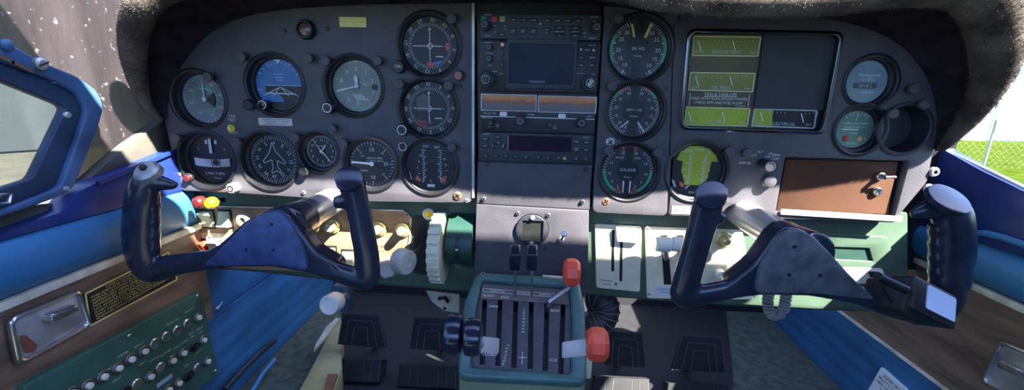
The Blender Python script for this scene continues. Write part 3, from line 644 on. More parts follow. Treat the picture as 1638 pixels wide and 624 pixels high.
# nav/com radio
t, f, w, h = radio('nav_com_radio', 'black radio with orange reflection painted on two display windows, third in the radio stack', (768.8, 149.6), (954, 155), (768, 209.7), (950.7, 213.3))
def disp_mat():
    m = bpy.data.materials.new('display_reflection'); m.use_nodes = True; nt = m.node_tree; N = nt.nodes; L = nt.links; b = N['Principled BSDF']
    tc = N.new('ShaderNodeTexCoord'); sp_ = N.new('ShaderNodeSeparateXYZ'); nz = N.new('ShaderNodeTexNoise'); nz.inputs['Scale'].default_value = 120; nz.inputs['Detail'].default_value = 8
    mp = N.new('ShaderNodeMapping'); mp.inputs['Scale'].default_value = (.5, 1, 1); L.new(tc.outputs['Object'], mp.inputs[0]); L.new(mp.outputs[0], nz.inputs[0])
    L.new(tc.outputs['Generated'], sp_.inputs[0]); ad = N.new('ShaderNodeMath'); ad.operation = 'MULTIPLY_ADD'; ad.inputs[1].default_value = .75; L.new(nz.outputs['Fac'], ad.inputs[0])
    sb = N.new('ShaderNodeMath'); sb.operation = 'SUBTRACT'; sb.inputs[1].default_value = .33; L.new(sp_.outputs['Z'], ad.inputs[2]); L.new(ad.outputs[0], sb.inputs[0])
    cr = N.new('ShaderNodeValToRGB'); e = cr.color_ramp.elements; e[0].position = .2; e[0].color = (.13, .12, .14, 1); e[1].position = .95; e[1].color = (.62, .24, .07, 1)
    q = cr.color_ramp.elements.new(.45); q.color = (.2, .13, .11, 1); q = cr.color_ramp.elements.new(.58); q.color = (.3, .09, .03, 1); q = cr.color_ramp.elements.new(.75); q.color = (.5, .18, .06, 1)
    L.new(sb.outputs[0], cr.inputs[0]); L.new(cr.outputs[0], b.inputs['Base Color']); b.inputs['Roughness'].default_value = .3; b.inputs['Coat Weight'].default_value = .3
    MATS['display_reflection'] = m
disp_mat()  # orange-brown glow reflection painted into the display colour
for (xa, ya, xb, yb) in ((80, 40, 450, 163), (462, 52, 845, 175)):
    a = LP(f, *c2(xa, ya)); c_ = LP(f, *c2(xb, yb)); g = f.moved((a[0]+c_[0])/2, (a[1]+c_[1])/2); ww = c_[0]-a[0]; hh = a[1]-c_[1]
    o = MB().plate(g, rounded(ww, hh, .0008, 2), [rounded(ww-.0028, hh-.0028, .0006, 2)], 0, .0014, .0003).build('display_border', 'aluminium_dull', t)
    MB().box(g, ww-.0024, hh-.0024, .0001, .0007).build('display', 'display_reflection', o)
a = LP(f, *c2(78, 190)); c_ = LP(f, *c2(838, 212)); MB().bar(f, a[0], a[1], c_[0], c_[1], .0011, .0004).build('divider_line', 'print', t)
for x, y in ((230, 176), (620, 189)): key(t, f, *c2(x, y), '<->', 11.5, 6.3, 'transfer_button', .0035, 'white', 'black', .002)
dial_knob(t, f, *c2(345, 218), .0072, .013, m='panel_dark'); dial_knob(t, f, *c2(743, 232), .0072, .013, m='black')
dial_knob(t, f, *c2(148, 233), .0035, .009, False, 'black'); dial_knob(t, f, *c2(538, 247), .0035, .009, False, 'black')
write(t, f, [('KX 155 TSO', c2(140, 172), .0034), ('COMM', c2(413, 181), .003), ('NAV', c2(800, 193), .003), ('BENDIX/KING', c2(122, 202), .0022), ('OFF', c2(135, 260), .0022), ('PULL', c2(190, 247), .0022), ('TEST', c2(190, 259), .0022), ('PULL', c2(571, 257), .0022), ('IDENT', c2(574, 272), .0022)])
MB().lathe(f.moved(*LP(f, *c2(448, 258))), [(.0012, 0), (.001, .0003)], 10).build('set_screw', 'black', t)

# transponder
t, f, w, h = radio('transponder', 'black transponder with a number key row under its dark screen, lowest of the radio stack', (767.3, 212), (949.5, 215.7), (766.8, 255.4), (947, 262))
a = LP(f, *c2(262, 318)); c_ = LP(f, *c2(680, 430)); g = f.moved((a[0]+c_[0])/2, (a[1]+c_[1])/2)
MB().box(g, c_[0]-a[0], a[1]-c_[1], 0, .0006, .0005).build('screen', 'screen_red', t); MB().bar(f, a[0], a[1], a[0], c_[1], .0006, .0008).build('screen_edge', 'print', t)
for i, (x, y) in enumerate([(112, 455), (179, 457), (245, 458), (312, 460), (378, 463), (461, 466), (528, 468), (596, 470), (714, 475), (777, 477)]): key(t, f, *c2(x, y), str(i), 10, 7.5, size=.0034)
for x, y, s, rt in [(192, 330, 'ON', 0), (197, 368, 'ALT', 0), (157, 388, 'OFF', -1.2), (228, 390, 'STBY', 1.2), (110, 342, 'IDENT', 0), (110, 389, 'VFR', 0), (717, 362, 'FUNC', 0), (782, 366, 'CRSR', 0), (714, 412, 'START/STOP', 0), (780, 416, 'CLR', 0)]: key(t, f, *c2(x, y), s, 10.5, 6.5 if '/' not in s else 9, size=.0023, rot=rt)
write(t, f, [('GARMIN', c2(116, 310), .0025)]); write(t, f, [('GTX 327', c2(780, 333), .0022)])
MB().lathe(f.moved(*LP(f, *c2(637, 472))), [(.0024, 0), (.0022, .001)], 14).build('light_sensor', 'copper', t); MB().lathe(f.moved(*LP(f, *c2(415, 468))), [(.0012, 0), (.001, .0003)], 10).build('set_screw', 'black', t)

# small round instrument with square window below the radios
f = Fr((gc.x, 0, gc.z)); t = thing('digital_gauge', f.O, 'small round gauge with a square blank grey window, in lit lower console plate', 'gauge')
sq = [(-gr*.62, -gr*.62), (gr*.66, -gr*.66), (gr*.66, gr*.62), (-gr*.6, gr*.62)]
MB().plate(f, circle(gr, 48), [sq], -.006, .0035, .0008).build('bezel', 'panel_dark', t)
MB().poly(f, [(x*1.05, y*1.05) for x, y in sq], .0012).build('display', mat('lcd_grey', (.017, .019, .017), .6, 0, .3, 60, spec=.2), t)
for yy in (-.82, .82):
    s_ = MB().lathe(f.moved(0, gr*yy), [(gr*.15, .003), (gr*.14, .005), (gr*.1, .0055)], 18).build('screw', 'aluminium_dull', t)
# toggle on the lower plate
f = panel_fr(898, 383); t = thing('toggle_switch', f.O, 'dark toggle switch with white round tip, right of the square-windowed gauge', 'switch')
tip = PY(903, 373, -.016)
MB().lathe(f, [(.0045, -.0005), (.0045, .002), (.003, .003)], 16).build('toggle_nut', 'aluminium_dull', t); MB().tube([f.p(0, 0, .002), tip], [.0013, .002], 10).build('lever', 'black', t)
MB().lathe(Fr(tip, (1, 0, 0), (0, .5, 1)), [(.001, -.005), (.0042, -.003), (.005, 0), (.004, .0035), (.0005, .005)], 16).build('tip', 'white', t)

# ------------------------------------------------------------------ engine cluster
a = [V((x, z)) for x, z in cl_out]; cx_ = sum((p.x for p in a))/len(a); cz_ = sum(p.y for p in a)/len(a)
f = Fr((cx_, .011, cz_)); t = thing('engine_cluster', f.O, 'wide rectangular gauge cluster with yellow green reflection painted on its dials and black blank area at upper right', 'gauge cluster')
def cc(x, y): return (1080+.3204*x, 30+.3205*y)
inn = [(f_[0]-cx_, f_[1]-cz_) for f_ in cl_out]
MB().plate(Fr((cx_, 0, cz_)), [(x*1.012, y*1.02) for x, y in inn], [[(x*.965, y*.95) for x, y in inn]], -.012, .0022, .0008).build('chrome_rim', 'rim_chrome', t)
MB().prism(f, [(x*.995, y*.995) for x, y in inn], -.004, 0).build('back_plate', 'black', t)
def rect(pts, n0, n1, name, m, hole=0, r=.002, par=t):
    q = pxs(f, [cc(*p) for p in pts], n1)
    if hole:
        cx = sum(p[0] for p in q)/4; cy = sum(p[1] for p in q)/4
        i = [(cx+(x-cx)*(1-hole/abs(x-cx)), cy+(y-cy)*(1-hole/abs(y-cy))) for x, y in q]
        return MB().plate(f, round_poly(q, r), [round_poly(i, r*.6)], n0, n1, .0003).build(name, m, par)
    return MB().prism(f, round_poly(q, r), n0, n1).build(name, m, par)
base = rect([(82, 78), (446, 80), (398, 450), (385, 552), (42, 545)], .0004, .001, 'reflection_backing', mat('lime_reflection_back', (.13, .115, .035), .45, 0, .4, 14, rgb2=(.12, .045, .045)), 0)  # backing tinted with the same painted reflection
wins = [([(92, 84), (432, 88), (416, 190), (84, 186)], 'ENGINE TEMP', (255, 167), 'lime_reflection_dim', ((120, 135), (292, 135))), ([(74, 265), (404, 270), (390, 368), (64, 358)], 'OIL PRESS', (230, 345), 'lime_reflection_dim', ((108, 310), (278, 312))),
        ([(54, 438), (378, 446), (362, 540), (42, 532)], 'OIL TEMP', (205, 516), 'lime_reflection', ((72, 486), (240, 488))), ([(396, 448), (712, 456), (697, 550), (380, 538)], 'ELECTRICAL', (540, 526), 'black', ((430, 490), (632, 495)))]
for q, s, tp, m_, nd in wins:
    o = rect(q, .001, .003, 'dial_frame', 'frame_yellow' if s != 'ELECTRICAL' else 'print', .0016)
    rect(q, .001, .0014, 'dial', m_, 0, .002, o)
    if s == 'ELECTRICAL': rect([(398, 450), (488, 452), (482, 544), (386, 540)], .0014, .0016, 'reflection_half', 'lime_reflection', 0, .001, o)
    b = MB(); b.text(f, s, *LP(f, *cc(*tp), .002), .0058, .002); b.text(f, 'FRONT', *LP(f, *cc(q[3][0]+38, tp[1]-3), .002), .0034, .002); b.text(f, 'REAR', *LP(f, *cc(q[2][0]-30, tp[1]+3), .002), .0034, .002)
    for nx, ny in nd:
        for k in range(7):
            u, v = LP(f, *cc(nx-6+k*20, ny-20+abs(k-3)*2)); b.bar(f, u, v, u, v+.0025, .0006, .002)
    b.build('markings', 'print', o)
    for nx, ny in nd: u, v = LP(f, *cc(nx, ny)); b = MB(); b.bar(f, u-.003, v+.006, u+.002, v-.006, .0013, .0022).build('needle', 'white', o)
pl = rect([(78, 368), (376, 374), (366, 440), (68, 434)], .001, .0018, 'placard', mat('placard_olive', (.09, .085, .035), .5), 0)
b = MB()
for s, p_, z in (('TAXI & TAKE-OFF', (226, 378), .0055), ('LEAD WITH REAR ENGINE POWER', (220, 400), .0048), ('CHECK RPM AND FUEL FLOW', (215, 420), .0048), ('S-1309-10', (325, 437), .003)): b.text(f, s, *LP(f, *cc(*p_), .002), z, .002)
for q in ((76, 370, 70, 432), (372, 376, 364, 438), (144, 387, 308, 389)): b.bar(f, *LP(f, *cc(q[0], q[1]), .002), *LP(f, *cc(q[2], q[3]), .002), .0008, .002)
b.build('placard_lettering', 'white', pl)
rect([(446, 76), (812, 84), (776, 456), (394, 448)], .001, .005, 'blank_cover', mat('blank_plate', (.03, .034, .042), .5), 0, .001)
MB().poly(f, [(x*.968, y*.955) for x, y in inn], .0075).build('glass', 'glass', t)

# ------------------------------------------------------------------ glovebox
dq = [(1257, 255), (1437, 259), (1420.5, 343), (1242, 338)]
f = Fr((.4, 0, .02)); t = thing('glovebox_door', PY(1340, 300), 'brown glovebox door with key in its lock on the right panel', 'glovebox')
f6 = Fr((.4, .006, .02)); MB().prism(f6, pxs(f6, dq), -.003, 0, .0006).build('door', 'glove_brown', t)
bx = thing('glovebox_frame', PY(1345, 300, .02), 'black recessed frame around the brown glovebox door', 'frame')
q = pxs(f6, [(1252, 248), (1458, 254), (1434, 350), (1236, 342)], -.01); MB().prism(f6, q, -.012, -.01).build('recess', 'black', bx)
MB().box(Fr(PY(1344, 344, .0005)).rot(-.026), R(1340, 344, 94)*2, .0075, 0, .003, .001).build('lower_lip', 'aluminium_dull', bx)
for (x, y, k) in ((1407, 281, 1), (1402, 306, 0)):
    g = f6.moved(*LP(f6, x, y)); l_ = MB().lathe(g, [(.0062, -.0005), (.0062, .002), (.005, .004), (.0035, .004), (.0033, .0025)], 20).build('lock', 'steel', t); MB().box(g.rot(.4), .001, .004, .0022, .0027).build('keyhole', 'black', l_)
    if k:
        MB().box(g.rot(.25), .002, .006, .002, .012).build('key', 'steel', t); MB().tube([g.p(.0, 0, .011), g.p(.006, .001, .012), g.p(.011, .0005, .012)], [.002, .0014, .0026], 8).build('key_head', 'steel', t)
# ------------------------------------------------------------------ lower green subpanel
SY = .036
S = Fr((0, SY, 0))
def sub(name, label, px, x_in):
    t = thing(name, PY(*px[2], SY), label, 'panel')
    q = pxs(S, px); MB().plate(S, round_poly(q, .004), [], -.004, 0, .001).build('front_face', 'green', t)
    return t, q
ls, lq = sub('subpanel', 'green lower panel on the left carrying the brown switch plate', [(296, 300), (772, 318), (770, 467), (560, 450), (430, 434), (318, 430)], 0)
# rolled bottom edge and shelf behind it
def rolled(t, pts, r=.011, m='green'):
    P = [S.p(u, v, -r) for u, v in pts]
    MB().tube(P, [r]*len(P), 16).build('rolled_edge', m, t)
    MB().grid([[p+V((0, 0, -r*.9)) for p in P], [p+V((0, .05, -r*.6)) for p in P]]).build('underside', 'green', t)
rolled(ls, pxs(S, [(756, 461), (560, 446), (430, 431), (320, 421)]))
SY = .018; S = Fr((0, SY, 0)); SL = Fr((0, .036, 0))
rs, rq = sub('subpanel', 'green lower panel on the right carrying cream lever plates', [(930, 330), (1452, 340), (1452, 498), (1300, 494), (1130, 484), (934, 470)], 0)
rolled(rs, pxs(S, [(948, 466), (1130, 479), (1300, 489), (1440, 493)]), .012, 'green')
q = pxs(S, [(1320, 380), (1400, 384), (1405, 425), (1326, 420)])
MB().plate(S, round_poly(pxs(S, [(1310, 372), (1418, 378), (1436, 446), (1330, 440)]), .006), [round_poly(pxs(S, [(1326, 394), (1388, 396), (1394, 417), (1332, 414)]), .002)], 0, .003, .001).build('handle_plate', 'green', rs)
MB().poly(S, pxs(S, [(1324, 392), (1390, 394), (1396, 419), (1330, 416)]), .0005).build('handle_recess', mat('deep_green', (.02, .06, .045), .5), rs)
pl = MB().prism(S, round_poly(pxs(S, [(1345, 426), (1408, 428), (1418, 452), (1350, 452)]), .003), 0, .004, .001).build('cream_plate', 'cream_white', rs)
MB().prism(S, pxs(S, [(1385, 432), (1402, 433), (1404, 442), (1388, 441)]), .004, .006).build('plate_hole', 'black', pl)

# left switch plate
SY = .036; S = SL

sw = thing('switch_plate', PY(500, 380, SY), 'brown metal switch plate with rockers and brass knobs behind the left yoke', 'switch panel')
T = S.moved(0, 0, .0005)
MB().plate(T, round_poly(pxs(T, [(318, 331), (652, 337), (661, 350), (656, 400), (636, 441), (300, 425), (306, 380)]), .004), [], 0, .003, .0008).build('plate', 'wood_face', sw)
T = S.moved(0, 0, .0035)
e_ = pxs(T, [(330, 330), (645, 336.5), (658, 349), (653, 400), (634, 438)])
MB().tube([T.p(u, v) for u, v in e_], [.0014]*5, 8).build('edge_strip', 'aluminium_dull', sw)
def rocker(px, py, m, w=.019, h=.026, tilt=1, rot=0., label=None):
    g = T.moved(*LP(T, px, py)).rot(rot); o = MB().plate(g, rounded(w+.004, h+.005, .001, 2), [rounded(w, h, .0008, 2)], 0, .0008, .0002).build('switch_frame', 'black' if m != 'cream_white' else 'panel', sw)
    MB().poly(g, rounded(w, h, .0008, 2), .0002).build('switch_well', 'black', o)
    hh = h*.9; prof = [(-hh/2, .001), (-hh/2, .0035), (0, .006), (hh/2-.003, .0125), (hh/2-.001, .0115), (hh/2, .001)]
    if tilt > 0: prof = [(-a, n) for a, n in prof][::-1]
    vs = [g.p(s*w*.46, a, n) for s in (-1, 1) for a, n in prof]; k = len(prof)
    fs = [(i, (i+1) % k, k+(i+1) % k, k+i) for i in range(k)]+[tuple(range(k)), tuple(range(2*k-1, k-1, -1))]
    MB().add(vs, fs).build('rocker', m, o); return o
for x, y, m_, tl in ((334, 350, 'ivory_green', -1), (361, 350, 'ivory_green', 1), (322, 396, 'knob_red', -1), (346, 394, 'cream_white', -1), (374, 397, 'cream_white', 1), (529, 408, 'ivory_green', 1), (558, 414, 'ivory_green', 1)): rocker(x, y, m_, .019, .028, tl)
for x, y in ((500, 361), (533, 361), (607, 365), (645, 367)):
    g = T.moved(*LP(T, x, y)); o = MB().lathe(g, [(.0125, 0), (.0125, .002), (.011, .004)], 28).build('brass_knob', 'gold', sw)
    MB().lathe(g, [(.0085, .003), (.007, .012), (.0065, .016), (.005, .017)], 24, wob=lambda a: 1+.05*math.cos(10*a)).build('knob_grip', 'gold', o); MB().lathe(g, [(.0045, .0168), (.0045, .0175), (.001, .0178)], 18).build('knob_cap', 'aluminium_dull', o)
g = T.moved(*LP(T, 394, 350)); o = MB().lathe(g, [(.0115, 0), (.0115, .008), (.0095, .0105), (.005, .0105), (.0048, .007)], 28, True, False).build('ivory_switch_bushing', 'ivory_green', sw); MB().lathe(g, [(.005, .006), (.005, .0075)], 16).build('switch_hole', 'black', o)
for w_ in (('MASTER', (338, 377), .006), ('STROBE LIGHT', (615, 394), .0055), ('PULL ON', (618, 402), .0055)): write(sw, T, [w_], 'panel', n=.0008)
MB().prism(T, pxs(T, [(318, 372), (440, 376), (440, 386), (316, 382)]), 0, .0006).build('label_strip', 'tan', sw)
screw(T, 651, 343, sw, 'aluminium_dull', .003)
# warning knobs under the panel's lower left corner
for nm, px, py, m_, l in (('push_pull_knob', 320, 323, 'dark_red', 'dark red round knob under the lower left corner of the left panel'), ('push_pull_knob', 339, 324.5, 'orange', 'orange yellow round knob beside the dark red one under the left panel')):
    g = Fr(PY(px, py, -.004)); t = thing(nm, g.O, l, 'knob')
    MB().tube([g.p(0, -.002, -.024), g.p(0, 0, -.004)], [.004, .004], 12).build('shaft', 'black', t); MB().lathe(g, [(.005, -.006), (.0085, -.004), (.0092, 0), (.0085, .006), (.006, .009), (.001, .0098)], 24).build('cap', m_, t)
# fuel selector style lever with grey wheel knob
fl = thing('flap_lever', PY(676, 395, SY), 'flap lever with grey wheel shaped knob in a black slot right of the brass knobs', 'lever')
MB().prism(S, round_poly(pxs(S, [(663, 344), (683, 346), (681, 440), (662, 437)]), .002), -.001, .001).build('slot', 'black', fl)
kp = PY(645, 418, -.028)
MB().tube([PY(679, 394, SY-.002), PY(665, 404, 0), kp], [.005, .004, .004], 12).build('lever_arm', 'panel_dark', fl)
kf = Fr(kp, (.45, .89, .0), (0, 0, 1)); MB().lathe(kf, [(.003, -.011), (.017, -.0105), (.0185, -.008), (.0185, .008), (.017, .0105), (.006, .011), (.005, .009), (.001, .009)], 40).build('wheel_knob', 'grey_knob', fl)
g = T.moved(*LP(T, 621, 427)); t = thing('hex_knob', g.O, 'pale hexagonal knob half hidden behind the grey wheel knob', 'knob')
MB().lathe(g, [(.017, -.0003), (.017, .001)], 6).build('base', 'aluminium_dull', t); MB().lathe(g.rot(.3), [(.0155, .0008), (.0165, .004), (.0165, .01), (.014, .012)], 6).build('cap', 'grey_knob', t)
# yellow indicator light
g = S.moved(*LP(S, 687, 341)); t = thing('indicator_lamp', g.O, 'yellow indicator lamp in pale collar above the toothed trim wheel', 'light')
MB().lathe(g, [(.009, -.001), (.0095, .006), (.008, .0075), (.006, .0075), (.006, .005)], 24, True, False).build('collar', 'cream_white', t); MB().lathe(g, [(.006, .004), (.0055, .008), (.003, .0105), (.0005, .011)], 20).build('lens', mat('amber_lens', (.9, .55, .02), .2, coat=.5, emis=.15), t)
# elevator trim wheel: axle along X
tw = thing('elevator_handwheel', PY(700, 400, SY), 'large cream toothed elevator trim wheel seen edge on, left of the green drum', 'wheel')
cz = PY(700, 402, -.004); ctr = V((cz.x, .012, cz.z))
ax = Fr(ctr, (0, -1, 0), (0, 0, 1))   # normal along -X
rw = R(700, 402, 56, .0)
MB().lathe(ax, [(rw*.6, -.009), (rw*.93, -.009), (rw*.96, -.007), (rw*.96, .007), (rw*.93, .009), (rw*.6, .009)], 72).build('rim', 'wheel_ivory', tw)
b = MB()
for i in range(24):
    a = 2*PI*i/24; gg = Fr(ctr+V((0, -math.sin(a)*rw*.95, math.cos(a)*rw*.95)), (1, 0, 0), V((0, -math.cos(a), -math.sin(a))))
    o = MB().box(gg, .017, .0065, -.004, .0045, .001, 2, .0008)
    b.add(o.v, o.f)
b.build('tooth_ring', 'wheel_ivory', tw)
MB().lathe(ax, [(rw*.62, -.0085), (rw*.62, .0085)], 40).build('web', 'cream', tw)
MB().tube([ctr, ctr+V((.05, 0, 0))], [.008, .008], 16).build('axle', 'steel', tw)
dr = thing('trim_drum', PY(735, 400, SY), 'shade-darkened green curved trim indicator housing with black slot, beside the toothed wheel', 'indicator')
x0 = PY(711, 400, -.02).x; x1 = PY(756, 400, 0).x; rows = []
zc = PY(735, 399, -.012).z; hh = R(735, 400, 45, -.01)
for i in range(17):
    a = -1.2+2.4*i/16; y = -.016+.06*(1-math.cos(a)); z = zc+hh*math.sin(a)/math.sin(1.2)
    rows.append([V((x0, y, z)), V((x1, y, z))])
rows = [[V((x0, SY+.01, rows[0][0].z)), V((x1, SY+.01, rows[0][0].z))]]+rows+[[V((x0, SY+.01, rows[-1][0].z)), V((x1, SY+.01, rows[-1][0].z))]]
b = MB().grid(rows); m_ = len(rows); b.add([r[0] for r in rows], [tuple(range(m_))]); b.add([r[1] for r in rows], [tuple(range(m_-1, -1, -1))])
b.build('housing', mat('drum_shade_green', (.014, .05, .038), .42, 0, .12, 20), dr)  # base colour darkened to stand in for the panel's shade
xs = x0+(x1-x0)*.46; b = MB()
def drum(x, a, off): return V((x, -.016+.06*(1-math.cos(a))-off, zc+hh*math.sin(a)/math.sin(1.2)))
MB().grid([[drum(xs-.003, a, .0006), drum(xs+.003, a, .0006)] for a in [(-.42+.07*i) for i in range(14)]]).build('slot', 'black', dr)
MB().grid([[drum(xs-.002, a, .0012), drum(xs+.002, a, .0012)] for a in (-.0, .05)]).build('pointer', 'white', dr)
gt = Fr(drum(xs, -.78, .0015), (1, 0, 0), (0, -.5, .8)); MB().text(gt, 'NOSE', -.003, .002, .0055).text(gt, 'UP', -.003, -.004, .0055).build('lettering', 'print', dr)

# right subpanel plates and levers
SY = .018; S = Fr((0, SY, 0))

p1 = thing('lever_plate', PY(988, 412, SY), 'cream plate with two vertical slots, right beside the grey console', 'lever plate')
MB().plate(S, round_poly(pxs(S, [(951, 357), (1026, 361), (1023, 466), (953, 459)]), .005), [], .0005, .0035, .001).build('plate', 'cream', p1)
T2 = S.moved(0, 0, .0037)
for (xa, ya, xb, yb) in ((981, 368, 980, 434), (994, 386, 993, 450)): MB().bar(T2, *LP(T2, xa, ya), *LP(T2, xb, yb), .0042, 0).build('slot', 'black', p1)
MB().prism(T2, round_poly(pxs(T2, [(984, 362), (1023, 365), (1021, 388), (986, 385)]), .002), 0, .006, .002).build('slide_knob', 'cream_white', p1)
MB().text(T2, 'PARKING', *LP(T2, 970, 449), .0045).text(T2, 'BRAKE', *LP(T2, 970, 455), .0045).build('lettering', 'panel', p1)
for x, y in ((988, 363), (985, 454)): screw(T2, x, y, p1, 'aluminium_dull', .0025)
p2 = thing('lever_plate', PY(1110, 420, SY), 'cream cowl flap plate with levers, behind the left grip of the right yoke', 'lever plate')
MB().plate(S, round_poly(pxs(S, [(1031, 361), (1186, 367), (1204, 478), (1034, 476)]), .005), [], .0005, .0035, .001).build('plate', 'cream', p2)
for x in (1064, 1090):
    MB().prism(T2, pxs(T2, [(x-7, 376), (x+3, 376), (x+10, 455), (x-2, 455)]), 0, .0006).build('slot', 'black', p2)
    tip = PY(x-3, 391, -.014); o = MB().tube([PY(x+1, 415, SY), PY(x, 400, 0), tip], [.004, .0035, .0035], 10).build('lever', 'aluminium_dull', p2)
    MB().lathe(Fr(tip, (0, 1, 0), (0, 0, 1)), [(.008, -.0115), (.0105, -.0095), (.0112, 0), (.0105, .0095), (.008, .0115)], 28).build('lever_knob', 'cream_white', o)
g = T2.moved(*LP(T2, 1158, 383)); o = MB().lathe(g, [(.012, 0), (.012, .002), (.009, .004)], 28).build('brass_knob', 'gold', p2); MB().lathe(g, [(.0075, .003), (.006, .012), (.004, .014)], 20).build('knob_grip', 'gold', o)
MB().prism(T2, pxs(T2, [(1050, 458), (1085, 459), (1085, 473), (1047, 473)]), 0, .0005).build('placard', 'print', p2)
b = MB(); b.text(T2, 'CLOSE COWL FLAPS', *LP(T2, 1067, 463), .0032, .0008); b.text(T2, 'FOR CRUISE', *LP(T2, 1067, 468), .0032, .0008); b.build('placard_lettering', 'black', p2)
for x, y in ((1038, 470), (1036, 366)): screw(T2, x, y, p2, 'aluminium_dull', .0025)
for x, y in ((1150, 437), (1167, 431)): g = T2.moved(*LP(T2, x, y)); MB().lathe(g, [(.008, 0), (.008, .006), (.006, .009), (.001, .0095)], 20).build('cream_button', 'cream_white', p2)
MB().lathe(T2.moved(*LP(T2, 1126, 408)), [(.0115, 0), (.0115, .004), (.009, .006)], 28).build('round_cap', 'tan', p2)

# ------------------------------------------------------------------ throttle quadrant
Q = Fr((0, -.02, -.13), (1, 0, 0), (0, .845, .535))
qd = thing('throttle_quadrant', Q.O, 'teal green throttle quadrant housing with six lever slots in its black face', 'throttle quadrant')
qo = round_poly(pxs(Q, [(762, 437), (926, 446), (936, 500), (938, 617), (732, 606), (742, 490)]), .012, 6)
qi = round_poly(pxs(Q, [(772, 451), (910, 461), (914, 500), (913, 600), (753, 589), (763, 490)]), .006, 5)
MB().plate(Q, qo, [qi], -.014, .006, .0055).build('rim', 'quad_green', qd)
top = [Q.p(u, v, -.008) for u, v in qo]; bot = [V((p.x*.97, p.y-.003, -.418)) for p in top]
MB().grid([top, bot], True).build('pedestal_body', mat('pedestal_green', (.2, .25, .15), .5, 0, .15, 15), qd)
sl = [((775, 478), (771, 582)), ((800, 476), (796, 584)), ((825, 476), (822, 587)), ((850, 478), (848, 589)), ((875, 484), (872, 592)), ((901, 484), (897, 597))]
sh = []
for (a, c) in sl:
    A = V(LP(Q, *a)); C_ = V(LP(Q, *c)); d = (A-C_).normalized(); p = V((-d.y, d.x))*.0032
    sh.append([(A+p)[:], (A-p)[:], (C_-p)[:], (C_+p)[:]])
MB().plate(Q, [(x, y) for x, y in qi], sh, -.008, -.002, .0006).build('face_plate', mat('quad_face', (.045, .048, .058), .4, 0, .2, 40), qd)
MB().poly(Q, qi, -.02).build('slot_floor', 'black', qd)
MB().prism(Q, pxs(Q, [(772, 453), (909, 463), (911, 487), (768, 477)]), -.0018, -.001).build('label_plate', mat('label_grey', (.11, .1, .1), .5, 0, .2, 40), qd)
b = MB(); L_ = lambda x, y: LP(Q, x, y)
for (xa, ya, xb, yb) in ((773, 461, 887, 470), (772, 466, 886, 475), (773, 461, 772, 466), (887, 470, 886, 475)): b.bar(Q, *L_(xa, ya), *L_(xb, yb), .0007, -.0005)
b.text(Q, 'THROTTLE', *L_(795, 465.5), .0045, -.0005, -.03); b.text(Q, 'PROPELLER', *L_(838, 469), .0045, -.0005, -.03); b.text(Q, 'MIXTURE', *L_(872, 471.5), .0042, -.0005, -.03)
b.build('label_lettering', 'print', qd)
for w_, its in (('throttle_lettering', (('FRONT', 781, 473), ('REAR', 808, 475.5), ('OPEN', 789, 490), ('CLOSED', 783, 567))), ('mixture_lettering', (('RICH', 888, 497), ('ICO', 885, 576)))):
    for s, x, y in its: MB().text(Q, s, *L_(x, y), .0052, -.0006).build(w_, 'print', qd)
b = MB()
for i, ch in enumerate('INCREASE'): b.text(Q, ch, *L_(838-.2*i, 494+5.2*i), .0052, -.0012, -PI/2)
b.build('increase_lettering', 'print', qd); b = MB()
for i, ch in enumerate('FEATHER'): b.text(Q, ch, *L_(812-1.2*i, 552+5*i), .0048, -.0012, -1.2)
b.build('feather_lettering', 'print', qd)
MB().bar(Q, *L_(829, 571), *L_(843, 572), .0008, -.0012).bar(Q, *L_(836, 562), *L_(835, 582), .0008, -.0012).build('cross_mark', 'print', qd)
screw(Q.moved(0, 0, .004), 773, 439, qd, 'copper', .0035); MB().box(Q.moved(*L_(884, 446), .005).rot(-.05), .03, .004, 0, .0008).build('data_plate', 'aluminium_dull', qd)
# levers
def plever(name, label, base, tip, tip_y, knob, mk, flat=None):
    t = thing(name, Q.p(*LP(Q, *base)), label, 'lever'); return t
def disc_knob(t, c, r, w, m, facets=0, U=V((0, 1, 0)), ribs=False):
    fr_ = Fr(c, U, (0, 0, 1)); seg = facets or 40
    return MB().lathe(fr_, [(r*.7, -w/2), (r*.94, -w/2+.0015), (r, -w*.2), (r, w*.2), (r*.94, w/2-.0015), (r*.7, w/2)] if not facets else [(r*.72, -w/2), (r*.95, -w*.3), (r, 0), (r*.95, w*.3), (r*.72, w/2)], seg).build('knob', m, t, 20 if facets else 35)
# propeller levers (forward)
for x, kx, ky, l in ((824, 824, 414, 'left propeller lever with square black knob, pushed forward'), (850, 851, 414, 'right propeller lever with square black knob, pushed forward')):
    base = Q.p(*LP(Q, x, 482), -.018); tip = PY(kx, ky+8, -.05)
    t = thing('propeller_lever', base, l, 'lever')
    MB().tube([base, base*.5+tip*.5, tip], [.0022]*3, 10, flat=(V((1, 0, 0)), .8)).build('stem', 'steel', t)
    kf = Fr(PY(kx, ky, -.05), (1, 0, 0), (0, -.25, 1)); k = scale_at(kf.O)
    o = MB().box(kf, 17/k, 33/k, -.014, .010, .003, 3, .003).build('knob', 'black_gloss', t)
    MB().box(kf.moved(0, 3/k), 18/k, .0012, -.012, .0104, .0004).box(kf.moved(0, -2/k), 18/k, .0012, -.012, .0104, .0004).build('knob_groove', 'black', o)
